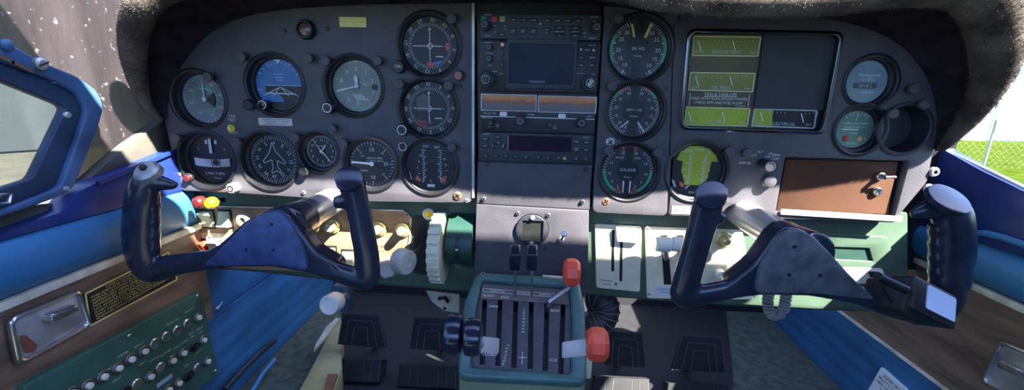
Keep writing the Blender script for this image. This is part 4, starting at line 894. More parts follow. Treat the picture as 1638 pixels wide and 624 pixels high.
# throttles (aft) reaching left
base = Q.p(*LP(Q, 790, 548), -.014)
for kx, ky, bx, r_px, yk, l in ((757, 539, 798, 30, -.175, 'throttle lever with round black knob, the one nearer the quadrant face'), (727, 535, 774, 32, -.175, 'throttle lever with round black knob, outermost on the left side')):
    b0 = Q.p(*LP(Q, bx, 548), -.016); c = PY(kx, ky, yk)
    t = thing('throttle_lever', b0, l, 'lever'); k = scale_at(c)
    disc_knob(t, c, r_px/k, 27/k, 'black_gloss')
    e_ = PY(bx-6, 553, -.15); pn = PY(770 if bx > 780 else 745, 551, -.165)
    MB().box(Fr((e_+pn)/2, e_-pn, (0, .55, .83)), (e_-pn).length+.012, .0175, -.0012, .0012, .002).tube([c, pn], [.005, .005], 12).build('stem', 'shaft_metal', t)
# mixtures
b0 = Q.p(*LP(Q, 875, 492), -.014); c = PY(914, 436, -.05); t = thing('mixture_lever', b0, 'mixture lever with faceted red knob, pushed forward and up', 'lever'); k = scale_at(c)
disc_knob(t, c, 23/k, 26/k, 'knob_red', 10); MB().tube([b0, Q.p(*LP(Q, 878, 487), .008), PY(911, 460, -.05), c], [.0035]*4, 10).build('stem', 'steel_brushed', t)
b0 = Q.p(*LP(Q, 900, 560), -.014); c = PY(955, 551, -.175); t = thing('mixture_lever', b0, 'mixture lever with faceted red knob, pulled back to the right side', 'lever'); k = scale_at(c)
disc_knob(t, c, 28/k, 33/k, 'knob_red', 10)
e_ = PY(903, 560, -.15); pn = PY(941, 555, -.17)
MB().box(Fr((e_+pn)/2, pn-e_, (0, .55, .83)), (e_-pn).length+.006, .018, -.0012, .0012, .002).tube([c, pn], [.005, .005], 12).build('stem', 'shaft_metal', t)
t = thing('friction_lever', PY(941, 588, -.1), 'small cream lever below the lower red knob on the right side of the quadrant', 'lever')
MB().box(Fr(PY(941, 588, -.1)), .008, .03, -.003, .003, .002, 3, .001).build('handle', 'cream', t); MB().tube([PY(939, 575, -.1), PY(930, 570, -.07)], [.002, .002], 8).build('pin', 'steel', t)

# ------------------------------------------------------------------ control yokes
def remesh(mb, name, m, parent, vox=.0022, smooth=6):
    o = mb.build(name, m, parent, 0)
    md = o.modifiers.new('r', 'REMESH'); md.mode = 'VOXEL'; md.voxel_size = vox; md.use_smooth_shade = True
    ms = o.modifiers.new('s', 'SMOOTH'); ms.iterations = smooth; ms.factor = .5
    dg = bpy.context.evaluated_depsgraph_get(); me = bpy.data.meshes.new_from_object(o.evaluated_get(dg))
    o.modifiers.clear(); old = o.data; o.data = me; bpy.data.meshes.remove(old); me.name = name
    me.polygons.foreach_set('use_smooth', [True]*len(me.polygons)); return o
def yoke(y0, label, hubpx, coverpx, tubes, shaft_px, shaft_r, colr, cover_m, holes):
    t = thing('control_yoke', PY(*shaft_px[1], y0), label, 'yoke')
    F_ = Fr((0, y0, 0)); b = MB()
    b.prism(F_, round_poly(pxs(F_, hubpx), .006), -.018, .008, .004)
    for pts, rads, sq in tubes:
        P = []; 
        for q in pts: P.append(PY(q[0], q[1], y0-(q[2] if len(q) > 2 else 0)))
        k = [scale_at(p) for p in P]; rr = [r_/kk for r_, kk in zip(rads, k)]
        # smooth the path
        SP, SR = [], []
        for i in range(len(P)-1):
            p0, p1, p2, p3 = P[max(0, i-1)], P[i], P[i+1], P[min(len(P)-1, i+2)]
            for s_ in range(6):
                u = s_/6; SP.append(.5*((2*p1)+(p2-p0)*u+(2*p0-5*p1+4*p2-p3)*u*u+(3*p1-p0-3*p2+p3)*u**3)); SR.append(rr[i]+(rr[i+1]-rr[i])*u)
        SP.append(P[-1]); SR.append(rr[-1])
        b.tube(SP, SR, 20, True, flat=(V((0, 1, 0)), sq))
    hub = PY(*shaft_px[1], y0+.03); wall = PY(*shaft_px[0], 0)
    hub0 = V((wall.x, y0+.005, wall.z)); 
    b.tube([hub0, hub0+V((0, .045, 0))], [shaft_r*1.35, shaft_r*1.08], 24)
    remesh(b, 'wheel', 'yoke', t)
    G = F_.moved(0, 0, .0075)
    ccx = sum(x for x, y in coverpx)/len(coverpx); ccy = sum(y for x, y in coverpx)/len(coverpx)
    cp = MB().prism(G, round_poly(pxs(G, [(ccx+(x-ccx)*1.1, ccy+(y-ccy)*1.08) for x, y in coverpx]), .008, 6), -.003, .006, .003).build('hub_cover', cover_m, t)
    for h in holes: MB().lathe(F_.moved(*LP(F_, *h, .0137), .0137), [(.0021, 0), (.0021, .0003)], 14).build('screw_hole', 'black', cp)
    MB().tube([hub0+V((0, .03, 0)), V((wall.x, .03, wall.z))], [shaft_r, shaft_r], 32).build('shaft', 'shaft_metal', t)
    MB().tube([hub0+V((0, .042, 0)), hub0+V((0, .056, 0))], [shaft_r*1.1, shaft_r*1.09], 32).build('collar', colr, t)
    return t, F_
yl, YF = yoke(-.125, 'left black control yoke with hub cover painted with blue sky sheen and silver button on its left horn',
  [(300, 418), (356, 389), (396, 352), (428, 336), (452, 333), (468, 342), (484, 366), (508, 398), (545, 420), (545, 448), (500, 434), (440, 424), (380, 424), (300, 434)],
  [(338, 420), (372, 386), (402, 356), (430, 340), (450, 341), (466, 362), (484, 396), (490, 428), (440, 419), (390, 420)],
  [([(232, 290, 0), (228, 320, 0), (224, 370, 0), (228, 410, 0), (240, 432, 0), (280, 424), (330, 416), (370, 410)], [22, 27, 28, 27, 22, 18, 16, 14], .62),
   ([(222, 290, .0), (250, 292, .0), (284, 297, .0)], [16, 15, 5], .75),
   ([(490, 415), (540, 435), (584, 446), (588, 420), (580, 370), (570, 320), (560, 286)], [16, 18, 20, 20, 20.5, 20, 23], .62),
   ([(556, 322), (535, 324)], [13, 10], .8)],
  ((530, 322), (445, 360)), .0195, 'steel', 'yoke_cover_sheen', [(434, 359), (394, 400), (437, 400)])
yk = PY(233, 272, -.13); f = Fr(yk, (1, 0, 0), (0, .75, .65)); 
o = MB().lathe(f, [(.0145, -.009), (.0142, -.001), (.011, .0022), (.005, .0032)], 32).build('button_base', 'aluminium_dull', yl); MB().lathe(f, [(.004, .002), (.0038, .0065), (.0024, .0076)], 16).build('push_button', 'black', o)
f = Fr(PY(558, 285, -.137), (1, 0, -.1), (.0, .7, .72)); MB().lathe(f, [(.0165, -.004), (.0158, .001), (.0145, .0016)], 32).build('end_cap', 'black_gloss', yl)
def scallop(x, y0_, y1_, yd, r_, par):
    P = [PY(x, y0_+(y1_-y0_)*i/40, yd) for i in range(41)]; k = scale_at(P[0])
    MB().tube(P, [(r_+r_*.055*math.sin(i/40*2*PI*4))/k for i in range(41)], 14, True, flat=(V((0, 1, 0)), 1.1)).build('finger_grip', 'yoke', par, 70)
scallop(247, 326, 412, -.125, 8, yl)
yr, YF2 = yoke(-.16, 'right black control yoke with grey hub cover and clipped on black device',
  [(1160, 452), (1204, 416), (1234, 372), (1252, 358), (1276, 362), (1300, 380), (1340, 424), (1384, 470), (1420, 486), (1420, 502), (1360, 482), (1290, 470), (1215, 468), (1160, 474)],
  [(1211, 463), (1218, 428), (1237, 392), (1256, 372), (1274, 369), (1294, 378), (1318, 402), (1350, 438), (1386, 472), (1300, 463)],
  [([(1136, 314), (1126, 350), (1112, 400), (1098, 450), (1094, 474), (1130, 470), (1190, 458), (1240, 452)], [24, 23, 22, 22, 20, 18, 17, 14], .62),
   ([(1140, 345), (1158, 350)], [13, 9], .8),
   ([(1370, 470), (1420, 492), (1470, 500), (1506, 492), (1520, 450), (1526, 400), (1524, 350), (1512, 326)], [15, 15, 18, 26, 30, 31, 30, 24], .62),
   ([(1518, 332), (1490, 334), (1456, 344)], [22, 18, 6], .75)],
  ((1190, 343), (1272, 395)), .0195, 'black_gloss', 'yoke_cover_grey', [(1271, 395), (1262, 440), (1312, 441)])
f = Fr(PY(1138, 311, -.172), (1, 0, .2), (0, .7, .72)); MB().lathe(f, [(.0165, -.004), (.0158, .001), (.0145, .0016)], 32).build('end_cap', 'black_gloss', yr)
f = Fr(PY(1518, 318, -.172), (1, 0, -.1), (0, .8, .6)); MB().lathe(f, [(.019, -.004), (.018, .001), (.016, .0016)], 32).build('end_cap', 'black_gloss', yr)
scallop(1499, 360, 452, -.16, 11, yr)
# device clipped to the right yoke
dv = thing('clip_on_device', PY(1490, 480, -.19), 'black box with pale blue screen clipped inside the right grip of the right yoke', 'device')
D = Fr(PY(1492, 484, -.185), (.9, .1, -.42), (.25, .45, .85))
MB().box(D, .058, .034, -.034, .002, .003, 3, .0015).build('case', 'black', dv)
MB().box(D.moved(.007, .002), .038, .024, .002, .0032, .002).build('screen', 'screen_white', dv)
MB().tube([PY(1404, 442, -.2), PY(1448, 463, -.19)], [.0042, .0046], 14).build('rod', 'black', dv)
cl = MB().box(Fr(PY(1446, 482, -.178), (.9, .1, -.42), (.25, .3, .85)), .03, .032, -.03, .012, .006, 4, .003).build('clamp', 'black', dv)
MB().tube([PY(1410, 446, -.19), PY(1416, 470, -.185), PY(1436, 496, -.178)], [.0016]*3, 8).build('band', 'black', dv)
# coiled cord under the right yoke
pts = []; 
path = [PY(1230, 468, -.13), PY(1228, 484, -.13), PY(1232, 500, -.13), PY(1242, 506, -.13), PY(1252, 498, -.13), PY(1256, 484, -.13), PY(1258, 468, -.13)]
n = 300
for i in range(n+1):
    u = i/n*(len(path)-1); k = min(int(u), len(path)-2); p0, p1, p2, p3 = path[max(0, k-1)], path[k], path[k+1], path[min(len(path)-1, k+2)]; s_ = u-k
    P = .5*((2*p1)+(p2-p0)*s_+(2*p0-5*p1+4*p2-p3)*s_*s_+(3*p1-p0-3*p2+p3)*s_**3); T_ = (p2-p1).normalized(); B_ = T_.cross(V((0, 1, 0))).normalized(); a = i/n*2*PI*20
    pts.append(P+(B_*math.cos(a)+V((0, 1, 0))*math.sin(a))*.0046)
tag(MB().tube(pts, .0017, 7).build('coiled_cord', 'cord', None), 'grey coiled cord looping below the hub of the right yoke', 'cord')

# ------------------------------------------------------------------ footwell
PT = V((0, .52, .854)); PD = Fr((0, .17, -.285), (1, 0, 0), PT)
def pedal(px, label):
    q = pxs(PD, px); c = PD.p(sum(a for a, _ in q[:4])/4, sum(b_ for _, b_ in q[:4])/4); t = thing('rudder_pedal', c, label, 'pedal', 'rudder pedals')
    MB().prism(PD, round_poly(q[:4], .006), -.006, .002, .0015).build('pad', mat('rubber', (.009, .009, .011), .75, 0, .2, 40), t)
    cx = sum(a for a, _ in q[:4])/4; v0 = min(b_ for _, b_ in q[:4])
    b = MB()
    for s_ in (1., .68, .36):
        z = [((u-cx)*s_*.97+cx, v0+(v-v0)*(s_*.62+.36)*.985) for u, v in q[:4]]   # order TL TR BR BL
        for a_, c_ in ((z[3], z[0]), (z[0], z[1]), (z[1], z[2])): b.bar(PD, *a_, *c_, .0016, .0024)
    b.build('tread', mat('tread_grey', (.06, .06, .066), .8), t)
    lo_ = q[4:]; MB().prism(PD, lo_, -.03, .004, .002).build('heel_plate', 'rubber', t)
    for k in (.2, .34, .68, .82, .97):
        MB().bar(PD, lo_[0][0]+(lo_[1][0]-lo_[0][0])*k, lo_[0][1]-.004, lo_[3][0]+(lo_[2][0]-lo_[3][0])*k, lo_[3][1]+.004, .0013, .0046).build('heel_rib', 'tread_grey', t)
    MB().tube([PD.p(cx, v0+.03, -.008), PD.p(cx, v0+.0, -.1)], [.007, .007], 12).build('arm', 'black', t)
pedal([(549, 500), (607, 503), (619, 557), (540, 551), (528, 573), (612, 576), (608, 612), (524, 610)], 'black rubber rudder pedal, leftmost of the four pedals')
pedal([(662, 506), (722, 508), (732, 562), (654, 558), (640, 582), (732, 586), (732, 622), (636, 618)], 'black rubber rudder pedal just left of the throttle quadrant')
pedal([(972, 528), (1028, 532), (1033, 588), (966, 584), (952, 602), (1038, 606), (1038, 640), (946, 636)], 'black rubber rudder pedal just right of the throttle quadrant')
pedal([(1090, 535), (1154, 538), (1160, 596), (1073, 592), (1068, 612), (1164, 616), (1166, 650), (1064, 646)], 'black rubber rudder pedal, rightmost of the four pedals')
# parking brake knob, bracket, hose
t = thing('brake_knob', PY(548, 470, .0), 'white round pull knob on blue mount hanging below the left yoke', 'knob')
MB().box(Fr(PY(549, 474, .0)), .027, .045, -.01, .01, .006, 4, .002).build('mount', mat('mount_blue', (.03, .07, .12), .5), t)
a = PY(552, 474, -.01); c = PY(527, 488, -.055); d = (c-a).normalized(); kf = Fr(c, d.cross(V((0, 0, 1))).cross(d) if False else V((0, 0, 1)).cross(d), d.cross(V((0, 0, 1)).cross(d)))
MB().tube([a, a*.35+c*.65], [.008, .008], 16).build('shaft', 'steel', t)
MB().lathe(kf, [(.010, -.024), (.013, -.022), (.0148, -.018), (.0148, .0), (.0135, .003), (.011, .003), (.010, .0015), (.0005, .0015)], 32).build('knob', mat('off_white', (.62, .64, .62), .45, 0, .08, 30), t)
t = thing('hinge_bracket', PY(708, 482, .05), 'tan metal bracket with a dark hook hanging under the toothed trim wheel', 'bracket')
B = Fr((0, .05, 0)); MB().prism(B, pxs(B, [(682, 464), (735, 470), (734, 499), (712, 496), (692, 482)]), 0, .003).build('plate', 'tan', t); MB().tube([PY(702, 478, .04), PY(712, 476, .035), PY(716, 483, .04)], [.003]*3, 8).build('hook', 'black', t); MB().lathe(B.moved(*LP(B, 712, 492)), [(.003, .002), (.003, .0035)], 12).build('bolt_hole', 'black', t)
pts = [PY(948, 478, .06), PY(962, 480, .05), PY(968, 496, .045), PY(960, 514, .04), PY(940, 522, .035)]
SP = []
for i in range(len(pts)-1):
    p0, p1, p2, p3 = pts[max(0, i-1)], pts[i], pts[i+1], pts[min(len(pts)-1, i+2)]
    for s_ in range(24):
        u = s_/24; SP.append(.5*((2*p1)+(p2-p0)*u+(2*p0-5*p1+4*p2-p3)*u*u+(3*p1-p0-3*p2+p3)*u**3))
t = thing('ventilation_hose', pts[0], 'black corrugated hose curving beside the upper right of the throttle quadrant', 'hose')
MB().tube(SP, .023, 20).build('hose_wall', 'hose', t)
hr = []
for i in range(4, len(SP)-2, 9):
    tg = (SP[i+1]-SP[i-1]).normalized(); a = V((0, 0, 1)).cross(tg).normalized(); c = tg.cross(a)
    hr.append(MB().tube([SP[i]+(a*math.cos(q)+c*math.sin(q))*.024 for q in [2*PI*j/24 for j in range(25)]], .0012, 6, False))
for h_ in hr: h_.build('hose_ring', 'hose_ring', t)
# ------------------------------------------------------------------ cabin shell
XL, XR, FZ = -.54, .62, -.42
def corr(fr, u0, u1, v0, v1, n, pitch=.03, depth=.0012):
    rows = []; k = int((v1-v0)/pitch*6)
    for i in range(k+1):
        v = v0+(v1-v0)*i/k; d = n - depth*max(0, math.cos(2*PI*v/pitch))**6
        rows.append([fr.p(u0, v, d), fr.p((u0+u1)/2, v, d), fr.p(u1, v, d)])
    return MB().grid(rows)
struct(MB().quad((-.6, -1.5, FZ), (.7, -1.5, FZ), (.7, .5, FZ), (-.6, .5, FZ)).build('floor', 'carpet'))
struct(MB().quad((-.62, .46, FZ), (.7, .46, FZ), (.7, .46, .0), (-.62, .46, .0)).build('wall_front', mat('firewall', (.012, .012, .014), .8)))
struct(MB().quad((-.57, .078, -.13), (.63, .078, -.13), (.63, .078, .24), (-.57, .078, .24)).build('wall_back', 'black'))
bpy.data.objects['wall_back'].name = 'wall_inner'
WL = LEFT(XL); WR = RIGHT(XR)
struct(MB().box(Fr((XL-.012, -.45, -.23), (0, 1, 0)), 1.9, .42, -.01, .004).build('wall_left', 'blue_wall'))
struct(MB().box(Fr((XR+.012, -.45, -.21), (0, -1, 0)), 1.9, .44, -.01, .004).build('wall_right', 'blue_wall'))
# wood bands, trims, ribbed lower walls
t = MB().box(Fr((XL, -.29, -.169), (0, 1, 0)), 1.0-.36, .162, -.01, .002, .001).build('wood_panel', 'wood'); tag(t, 'brown wood grain side panel under the blue armrest on the left wall', 'wall panel')
t = MB().box(Fr((XR, -.2, -.195), (0, -1, 0)), 1.2, .162, -.01, .002, .001).build('wood_panel', 'wood'); tag(t, 'brown wood grain side panel under the blue armrest on the right wall', 'wall panel')
for nm, x, z, U, yc, ln in (('trim_1', XL+.004, -.0865, 1, -.29, .64), ('trim_2', XR-.004, -.1135, -1, -.2, 1.2)):
    struct(MB().box(Fr((x, yc, z), (0, U, 0)), ln, .009, -.003, .004, .002, 2, .002).build(nm, 'trim_cream'))
for nm, x, z, U in (('trim_3', XL+.004, -.251, 1), ('trim_4', XR-.004, -.277, -1)):
    struct(MB().box(Fr((x, -.2, z), (0, U, 0)), 1.2, .004, -.003, .002, .001).build(nm, 'blue_frame' if U > 0 else 'trim_cream'))
t = corr(WL, -.8, .45, FZ, -.252, .004).build('side_panel', 'blue_wall'); tag(t, 'ribbed blue lower side panel beside the left footwell', 'wall panel')
t = corr(WR, -.45, .8, FZ, -.278, .004).build('side_panel', 'blue_wall'); tag(t, 'ribbed blue lower side panel beside the right footwell', 'wall panel')
# armrests: rounded pads swept along the wall
def pad(fr, z0, z1, u0, u1, dep, name, label, nose):
    prof = []; n_ = 14
    for i in range(n_+1):
        a = i/n_; v = z0+(z1-z0)*a; prof.append((v, dep*(1-abs(2*a-1)**3)*(.75+.25*a)))
    rows = []
    us = [u0+(u1-u0)*i/20 for i in range(21)]
    for u in us:
        e = max(0, 1-((u1-u)/.05)) if nose else 0; k = math.sqrt(max(.0, 1-e*e*.96))
        rows.append([fr.p(u, v, .001+d*k) for v, d in prof])
    tag(MB().grid(rows).build(name, 'blue_pad', None, 60), label, 'armrest')
pad(WL, -.0815, -.018, -.8, .03, .02, 'armrest', 'padded blue armrest along the left wall below the window', True)
prof_r = RIGHT(XR); pad(prof_r, -.108, -.05, -.12, .8, .02, 'armrest', 'padded blue armrest along the right wall behind the right yoke', False)
# left sill, metal ledge and window frame
A1 = LEFT(-.533)
t = MB().prism(A1, pxs(A1, [(-150, 408), (0, 374), (94, 339), (116, 311), (160, 287), (262, 246), (276, 240), (292, 300), (288, 306), (120, 352), (0, 384), (-150, 420)]), -.02, .003, .002).build('window_sill', 'blue_paint'); tag(t, 'glossy dark blue stepped sill above the left armrest', 'sill')
t2 = MB().prism(A1, pxs(A1, [(148, 290), (202, 267), (276, 238), (277, 243), (204, 274), (152, 296)]), .003, .007, .001).build('raised_step', 'blue_paint', t)
A2 = LEFT(-.552)
t = MB().prism(A2, pxs(A2, [(-120, 400), (-60, 340), (100, 325), (118, 305), (200, 232), (268, 186), (285, 240), (120, 330), (96, 345), (0, 385)]), -.012, .004, .002).build('metal_ledge', 'bare_metal'); tag(t, 'worn bare metal windshield ledge between the left windshield and blue sill', 'ledge')
WF = LEFT(-.54)
fo = [(-170, -2), (0, 66), (53, 96), (75, 106), (115, 122), (148, 146), (158, 171), (147, 209), (108, 303), (82, 316), (0, 345), (-170, 395)]
so_ = [(-130, 56), (0, 101), (72, 127), (114, 150), (128, 176), (118, 212), (86, 298), (70, 306), (0, 333), (-120, 370)]
gl = [(-85, 103), (0, 130), (94, 168), (100, 174), (96, 184), (50, 280), (44, 287), (0, 301), (-85, 326)]
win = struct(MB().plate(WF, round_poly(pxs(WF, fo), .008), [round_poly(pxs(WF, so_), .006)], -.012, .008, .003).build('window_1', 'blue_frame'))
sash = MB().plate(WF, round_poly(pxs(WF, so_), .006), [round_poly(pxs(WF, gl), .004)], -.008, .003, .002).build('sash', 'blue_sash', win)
def hazy(name, colr, colr2, lo, hi, sc, transl=.3):
    m = bpy.data.materials.new(name); m.use_nodes = True; nt = m.node_tree; N = nt.nodes; L = nt.links; N.clear()
    o = N.new('ShaderNodeOutputMaterial'); mx = N.new('ShaderNodeMixShader'); tr = N.new('ShaderNodeBsdfTransparent'); df = N.new('ShaderNodeBsdfDiffuse'); tl = N.new('ShaderNodeBsdfTranslucent'); m2 = N.new('ShaderNodeMixShader')
    tc = N.new('ShaderNodeTexCoord'); mp = N.new('ShaderNodeMapping'); mp.inputs['Scale'].default_value = (1, 1.6, .35); mp.inputs['Rotation'].default_value = (.5, 0, 0); L.new(tc.outputs['Object'], mp.inputs[0])
    nz = N.new('ShaderNodeTexNoise'); nz.inputs['Scale'].default_value = sc; nz.inputs['Detail'].default_value = 9; nz.inputs['Roughness'].default_value = .65; L.new(mp.outputs[0], nz.inputs[0])
    n2 = N.new('ShaderNodeTexNoise'); n2.inputs['Scale'].default_value = 110; n2.inputs['Detail'].default_value = 4; L.new(tc.outputs['Object'], n2.inputs[0])
    spk = N.new('ShaderNodeValToRGB'); spk.color_ramp.elements[0].position = .63 if hi > .9 else .8; spk.color_ramp.elements[1].position = .7 if hi > .9 else .9; L.new(n2.outputs['Fac'], spk.inputs[0])
    cr = N.new('ShaderNodeValToRGB'); cr.color_ramp.elements[0].position = .3; cr.color_ramp.elements[0].color = (*colr, 1); cr.color_ramp.elements[1].position = .7; cr.color_ramp.elements[1].color = (*colr2, 1); L.new(nz.outputs['Fac'], cr.inputs[0])
    mc = N.new('ShaderNodeMixRGB'); mc.inputs[2].default_value = (.14, .135, .13, 1); L.new(spk.outputs[0], mc.inputs[0]); L.new(cr.outputs[0], mc.inputs[1])
    for d in (df, tl): L.new(mc.outputs[0], d.inputs['Color'])
    m2.inputs[0].default_value = transl; L.new(df.outputs[0], m2.inputs[1]); L.new(tl.outputs[0], m2.inputs[2])
    mr = N.new('ShaderNodeMapRange'); mr.inputs['From Min'].default_value = .3; mr.inputs['From Max'].default_value = .7; mr.inputs['To Min'].default_value = lo; mr.inputs['To Max'].default_value = hi; L.new(nz.outputs['Fac'], mr.inputs[0])
    mxm = N.new('ShaderNodeMath'); mxm.operation = 'MAXIMUM'; L.new(mr.outputs[0], mxm.inputs[0]); L.new(spk.outputs[0], mxm.inputs[1])
    L.new(mxm.outputs[0], mx.inputs[0]); L.new(tr.outputs[0], mx.inputs[1]); L.new(m2.outputs[0], mx.inputs[2]); L.new(mx.outputs[0], o.inputs[0]); MATS[name] = m
hazy('haze_window', (.075, .095, .09), (.11, .13, .12), .25, .45, 12, .3)
hazy('haze_shield', (.009, .005, .006), (.056, .047, .05), .9, .985, 9, .1)  # brown reflections painted into the pane colour, along with dirt specks
MB().prism(WF, pxs(WF, gl), -.006, -.004).build('pane', 'haze_window', win)
def wscrew(px, py, r=.004, n=.008, m='aluminium_dull', par=win):
    g = WF.moved(*LP(WF, px, py, n), n); o = MB().lathe(g, [(r, -.001), (r, .0015), (r*.7, .003), (.0003, .0034)], 16).build('screw', m, par)
wscrew(107, 184, .0038, .003); wscrew(85, 131, .003, .003, 'blue_frame'); wscrew(105, 302, .003); wscrew(10, 72, .006, .008, 'blue_frame')
g = WF.moved(*LP(WF, 62, 102, .008), .008); h_ = MB().lathe(g, [(.0065, 0), (.0065, .004), (.004, .006)], 20).build('hinge_bolt', 'aluminium_dull', win); MB().box(g.rot(.4), .011, .0015, .006, .0066).build('bolt_slot', 'black', h_)
for x, y in ((36, 107), (4, 92)): MB().box(WF.moved(*LP(WF, x, y, .008), .008).rot(-.5), .02, .003, 0, .0006).build('slot', mat('rust', (.16, .07, .03), .8), win)
lk = [(-10, 318), (4, 312), (16, 311), (13, 324), (0, 327)]
MB().tube([LEFT(-.53).p(*LP(LEFT(-.53), x, y)) for x, y in lk], [.002]*5, 8).build('latch', 'steel', win)
# left windshield pane, right pane
W2 = LEFT(-.562)
struct(MB().poly(W2, pxs(W2, [(-160, -80), (-160, -10), (0, 64), (60, 98), (120, 126), (150, 152), (156, 175), (104, 310), (200, 330), (300, 300), (340, 200), (340, -80)])).build('window_2', 'haze_shield', None, 0))
struct(MB().grid([[V((.66-.01*i, -.35+.1*i, .0)) for i in range(9)], [V((.63-.01*i, -.35+.1*i, .6)) for i in range(9)]]).build('window_3', 'clear_pane'))
# right upper wall
B1 = RIGHT(.612)
t = MB().prism(B1, pxs(B1, [(1495, 240), (1506, 236), (1572, 272), (1638, 304), (1800, 380), (1800, 470), (1638, 410), (1560, 386), (1500, 368), (1440, 350), (1440, 300), (1480, 290)]), -.015, .003, .002).build('window_sill', 'blue_paint'); tag(t, 'dark blue sloping sill above the right armrest', 'sill')
MB().tube([B1.p(*LP(B1, x, y), .004) for x, y in ((1560, 374), (1580, 373), (1610, 380), (1660, 397), (1720, 420))], [.003, .0045, .0045, .0045, .004], 10).build('sill_highlight', 'blue_pad', t)  # lighter blue bead puts the sill's highlight line into colour and shape
MB().tube([B1.p(*LP(B1, x, y), -.004) for x, y in ((1500, 236), (1572, 271), (1638, 303), (1760, 360))], [.0025]*4, 8).build('sill_edge', 'trim_cream', t)

# ------------------------------------------------------------------ fittings on the side walls
AF = LEFT(XL+.004)
t = thing('ashtray', AF.p(*LP(AF, 70, 520)), 'worn chrome ashtray with pull tab set in the left wood panel', 'ashtray')
aq = [(4, 510), (120, 461), (140, 520), (20, 586)]
MB().plate(AF, round_poly(pxs(AF, aq), .008), [round_poly(pxs(AF, [(14, 514), (116, 470), (133, 517), (26, 575)]), .006)], 0, .008, .003).build('frame', 'steel', t)
o = MB().prism(AF, round_poly(pxs(AF, [(12, 513), (117, 468), (135, 518), (25, 578)]), .006), 0, .004, .001).build('lid', 'aluminium_dull', t)
g = LEFT(XL+.008); MB().prism(g, round_poly(pxs(g, [(66, 503), (110, 486), (114, 496), (68, 516)]), .003), 0, .012, .004).build('pull_tab', 'steel', o)
MB().poly(g, round_poly(pxs(g, [(29, 538), (40, 535), (60, 552), (55, 564), (38, 566)]), .003), .0003).build('paint_patch', mat('patch_red', (.22, .07, .045), .6), o)
t = thing('placard', AF.p(*LP(AF, 200, 460)), 'black placard with yellow border and lines of yellow lettering on left wood panel', 'placard')
pq = [(135, 470), (268, 404), (282, 447), (143, 521)]; q = pxs(AF, pq)
o = MB().prism(AF, q, -.001, .001).build('plate', 'black', t)
st = MB()
for a, c in ((0, 1), (1, 2), (2, 3), (3, 0)): st.bar(AF, *q[a], *q[c], .0022, .0014)
st.build('border', 'label_yellow', t)
U2 = (V(q[1])-V(q[0])).normalized(); pf = Fr(AF.p(*q[0]), AF.U*U2.x+AF.V*U2.y, -AF.U*U2.y+AF.V*U2.x); Lw = (V(q[1])-V(q[0])).length; Hh = (V(q[3])-V(q[0])).length
b = MB()
lines = ['OPERATIONAL LIMITATIONS', 'THIS AIRPLANE MUST BE OPERATED IN THE', 'NORMAL CATEGORY IN COMPLIANCE WITH THE', 'APPROVED AIRPLANE FLIGHT MANUAL', 'MAXIMUM DESIGN WEIGHT  4630 LBS', 'NO ACROBATIC MANEUVERS APPROVED', 'FLIGHT LOAD FACTORS  FLAPS UP  FLAPS DOWN', 'DAY NIGHT VFR IFR WHEN EQUIPPED', 'KNOWN ICING CONDITIONS PROHIBITED']
for i, s_ in enumerate(lines): vs_ = text_mesh(s_)[0]; wd = max(v[0] for v in vs_)-min(v[0] for v in vs_); b.text(pf, s_, Lw*.5, -Hh*(.1+.1*i), Hh*.088, .0014, 0, (Lw*(.93 if i else .6))/(wd*Hh*.088))
b.build('lettering', 'label_yellow', t)
# circuit breaker panel
CB = LEFT(XL+.012)
t = thing('circuit_breaker_panel', CB.p(*LP(CB, 200, 590)), 'green circuit breaker panel with rows of round buttons on the lower left wall', 'circuit breaker panel')
a_, b_, c_ = (V(LP(CB, *p)) for p in ((36, 619), (322, 466), (350, 598))); d_ = a_+(c_-b_)
MB().plate(CB, round_poly([a_[:], d_[:], c_[:], b_[:]], .006, 4), [], -.012, 0, .001).build('plate', mat('cb_green', (.04, .115, .085), .5, 0, .15, 30), t)
ub = (b_-a_).normalized(); cbf = lambda x, y: Fr(CB.p(*LP(CB, x, y)), CB.U*ub.x+CB.V*ub.y, -CB.U*ub.y+CB.V*ub.x)
white, black, blank = [], [], []
BR = [(316, 508, 'w'), (299, 518, 'b'), (282.5, 529, 'b'), (265, 539, 'b'), (246.5, 550, 'b'), (229, 562, 'w'), (207.6, 575, 'w'), (187, 589, 'w'), (163.5, 602.6, 'w'), (139, 617, 'w'), (114, 629, 'w'),
      (324, 544, 'w'), (310, 555, 'k'), (291.7, 565, 'w'), (274.6, 577, 'w'), (256, 588, 'b'), (238.6, 602.6, 'w'), (218, 615, 'b'), (199, 627, 'k'), (330.5, 578, 'w'), (315, 589, 'b'), (301, 601, 'k'), (284, 613, 'w'), (268, 624, 'w')]
protos = {}
for x, y, k in BR:
    f = cbf(x, y); r_ = .0078
    if k in protos: dup(protos[k], f.O, parent=t); continue
    if k == 'b': o = MB().lathe(f, [(r_, -.0005), (r_, .001), (r_*.85, .0022), (.0004, .0026)], 24).build('breaker_cap', 'steel', t)
    else:
        o = MB().lathe(f, [(r_*1.05, -.0005), (r_*1.05, .0015), (r_*.9, .0028), (r_*.72, .0028), (r_*.7, .0015)], 28).build('circuit_breaker', mat('breaker_collar', (.14, .13, .12), .4, .5) if k == 'w' else 'black', t)
        MB().lathe(f, [(r_*.52, .001), (r_*.52, .005), (r_*.44, .0058), (.0004, .006)], 20).build('breaker_button', 'cream_white' if k == 'w' else 'black', o)
    o['_o'] = tuple(f.O)
    # re-seat the prototype so copies can be moved by their own origin
    off = f.O-origin(t)
    for ob in [o]+list(o.children):
        ob.data.transform(Matrix.Translation(-off))
    o.location = off; protos[k] = o
b = MB()
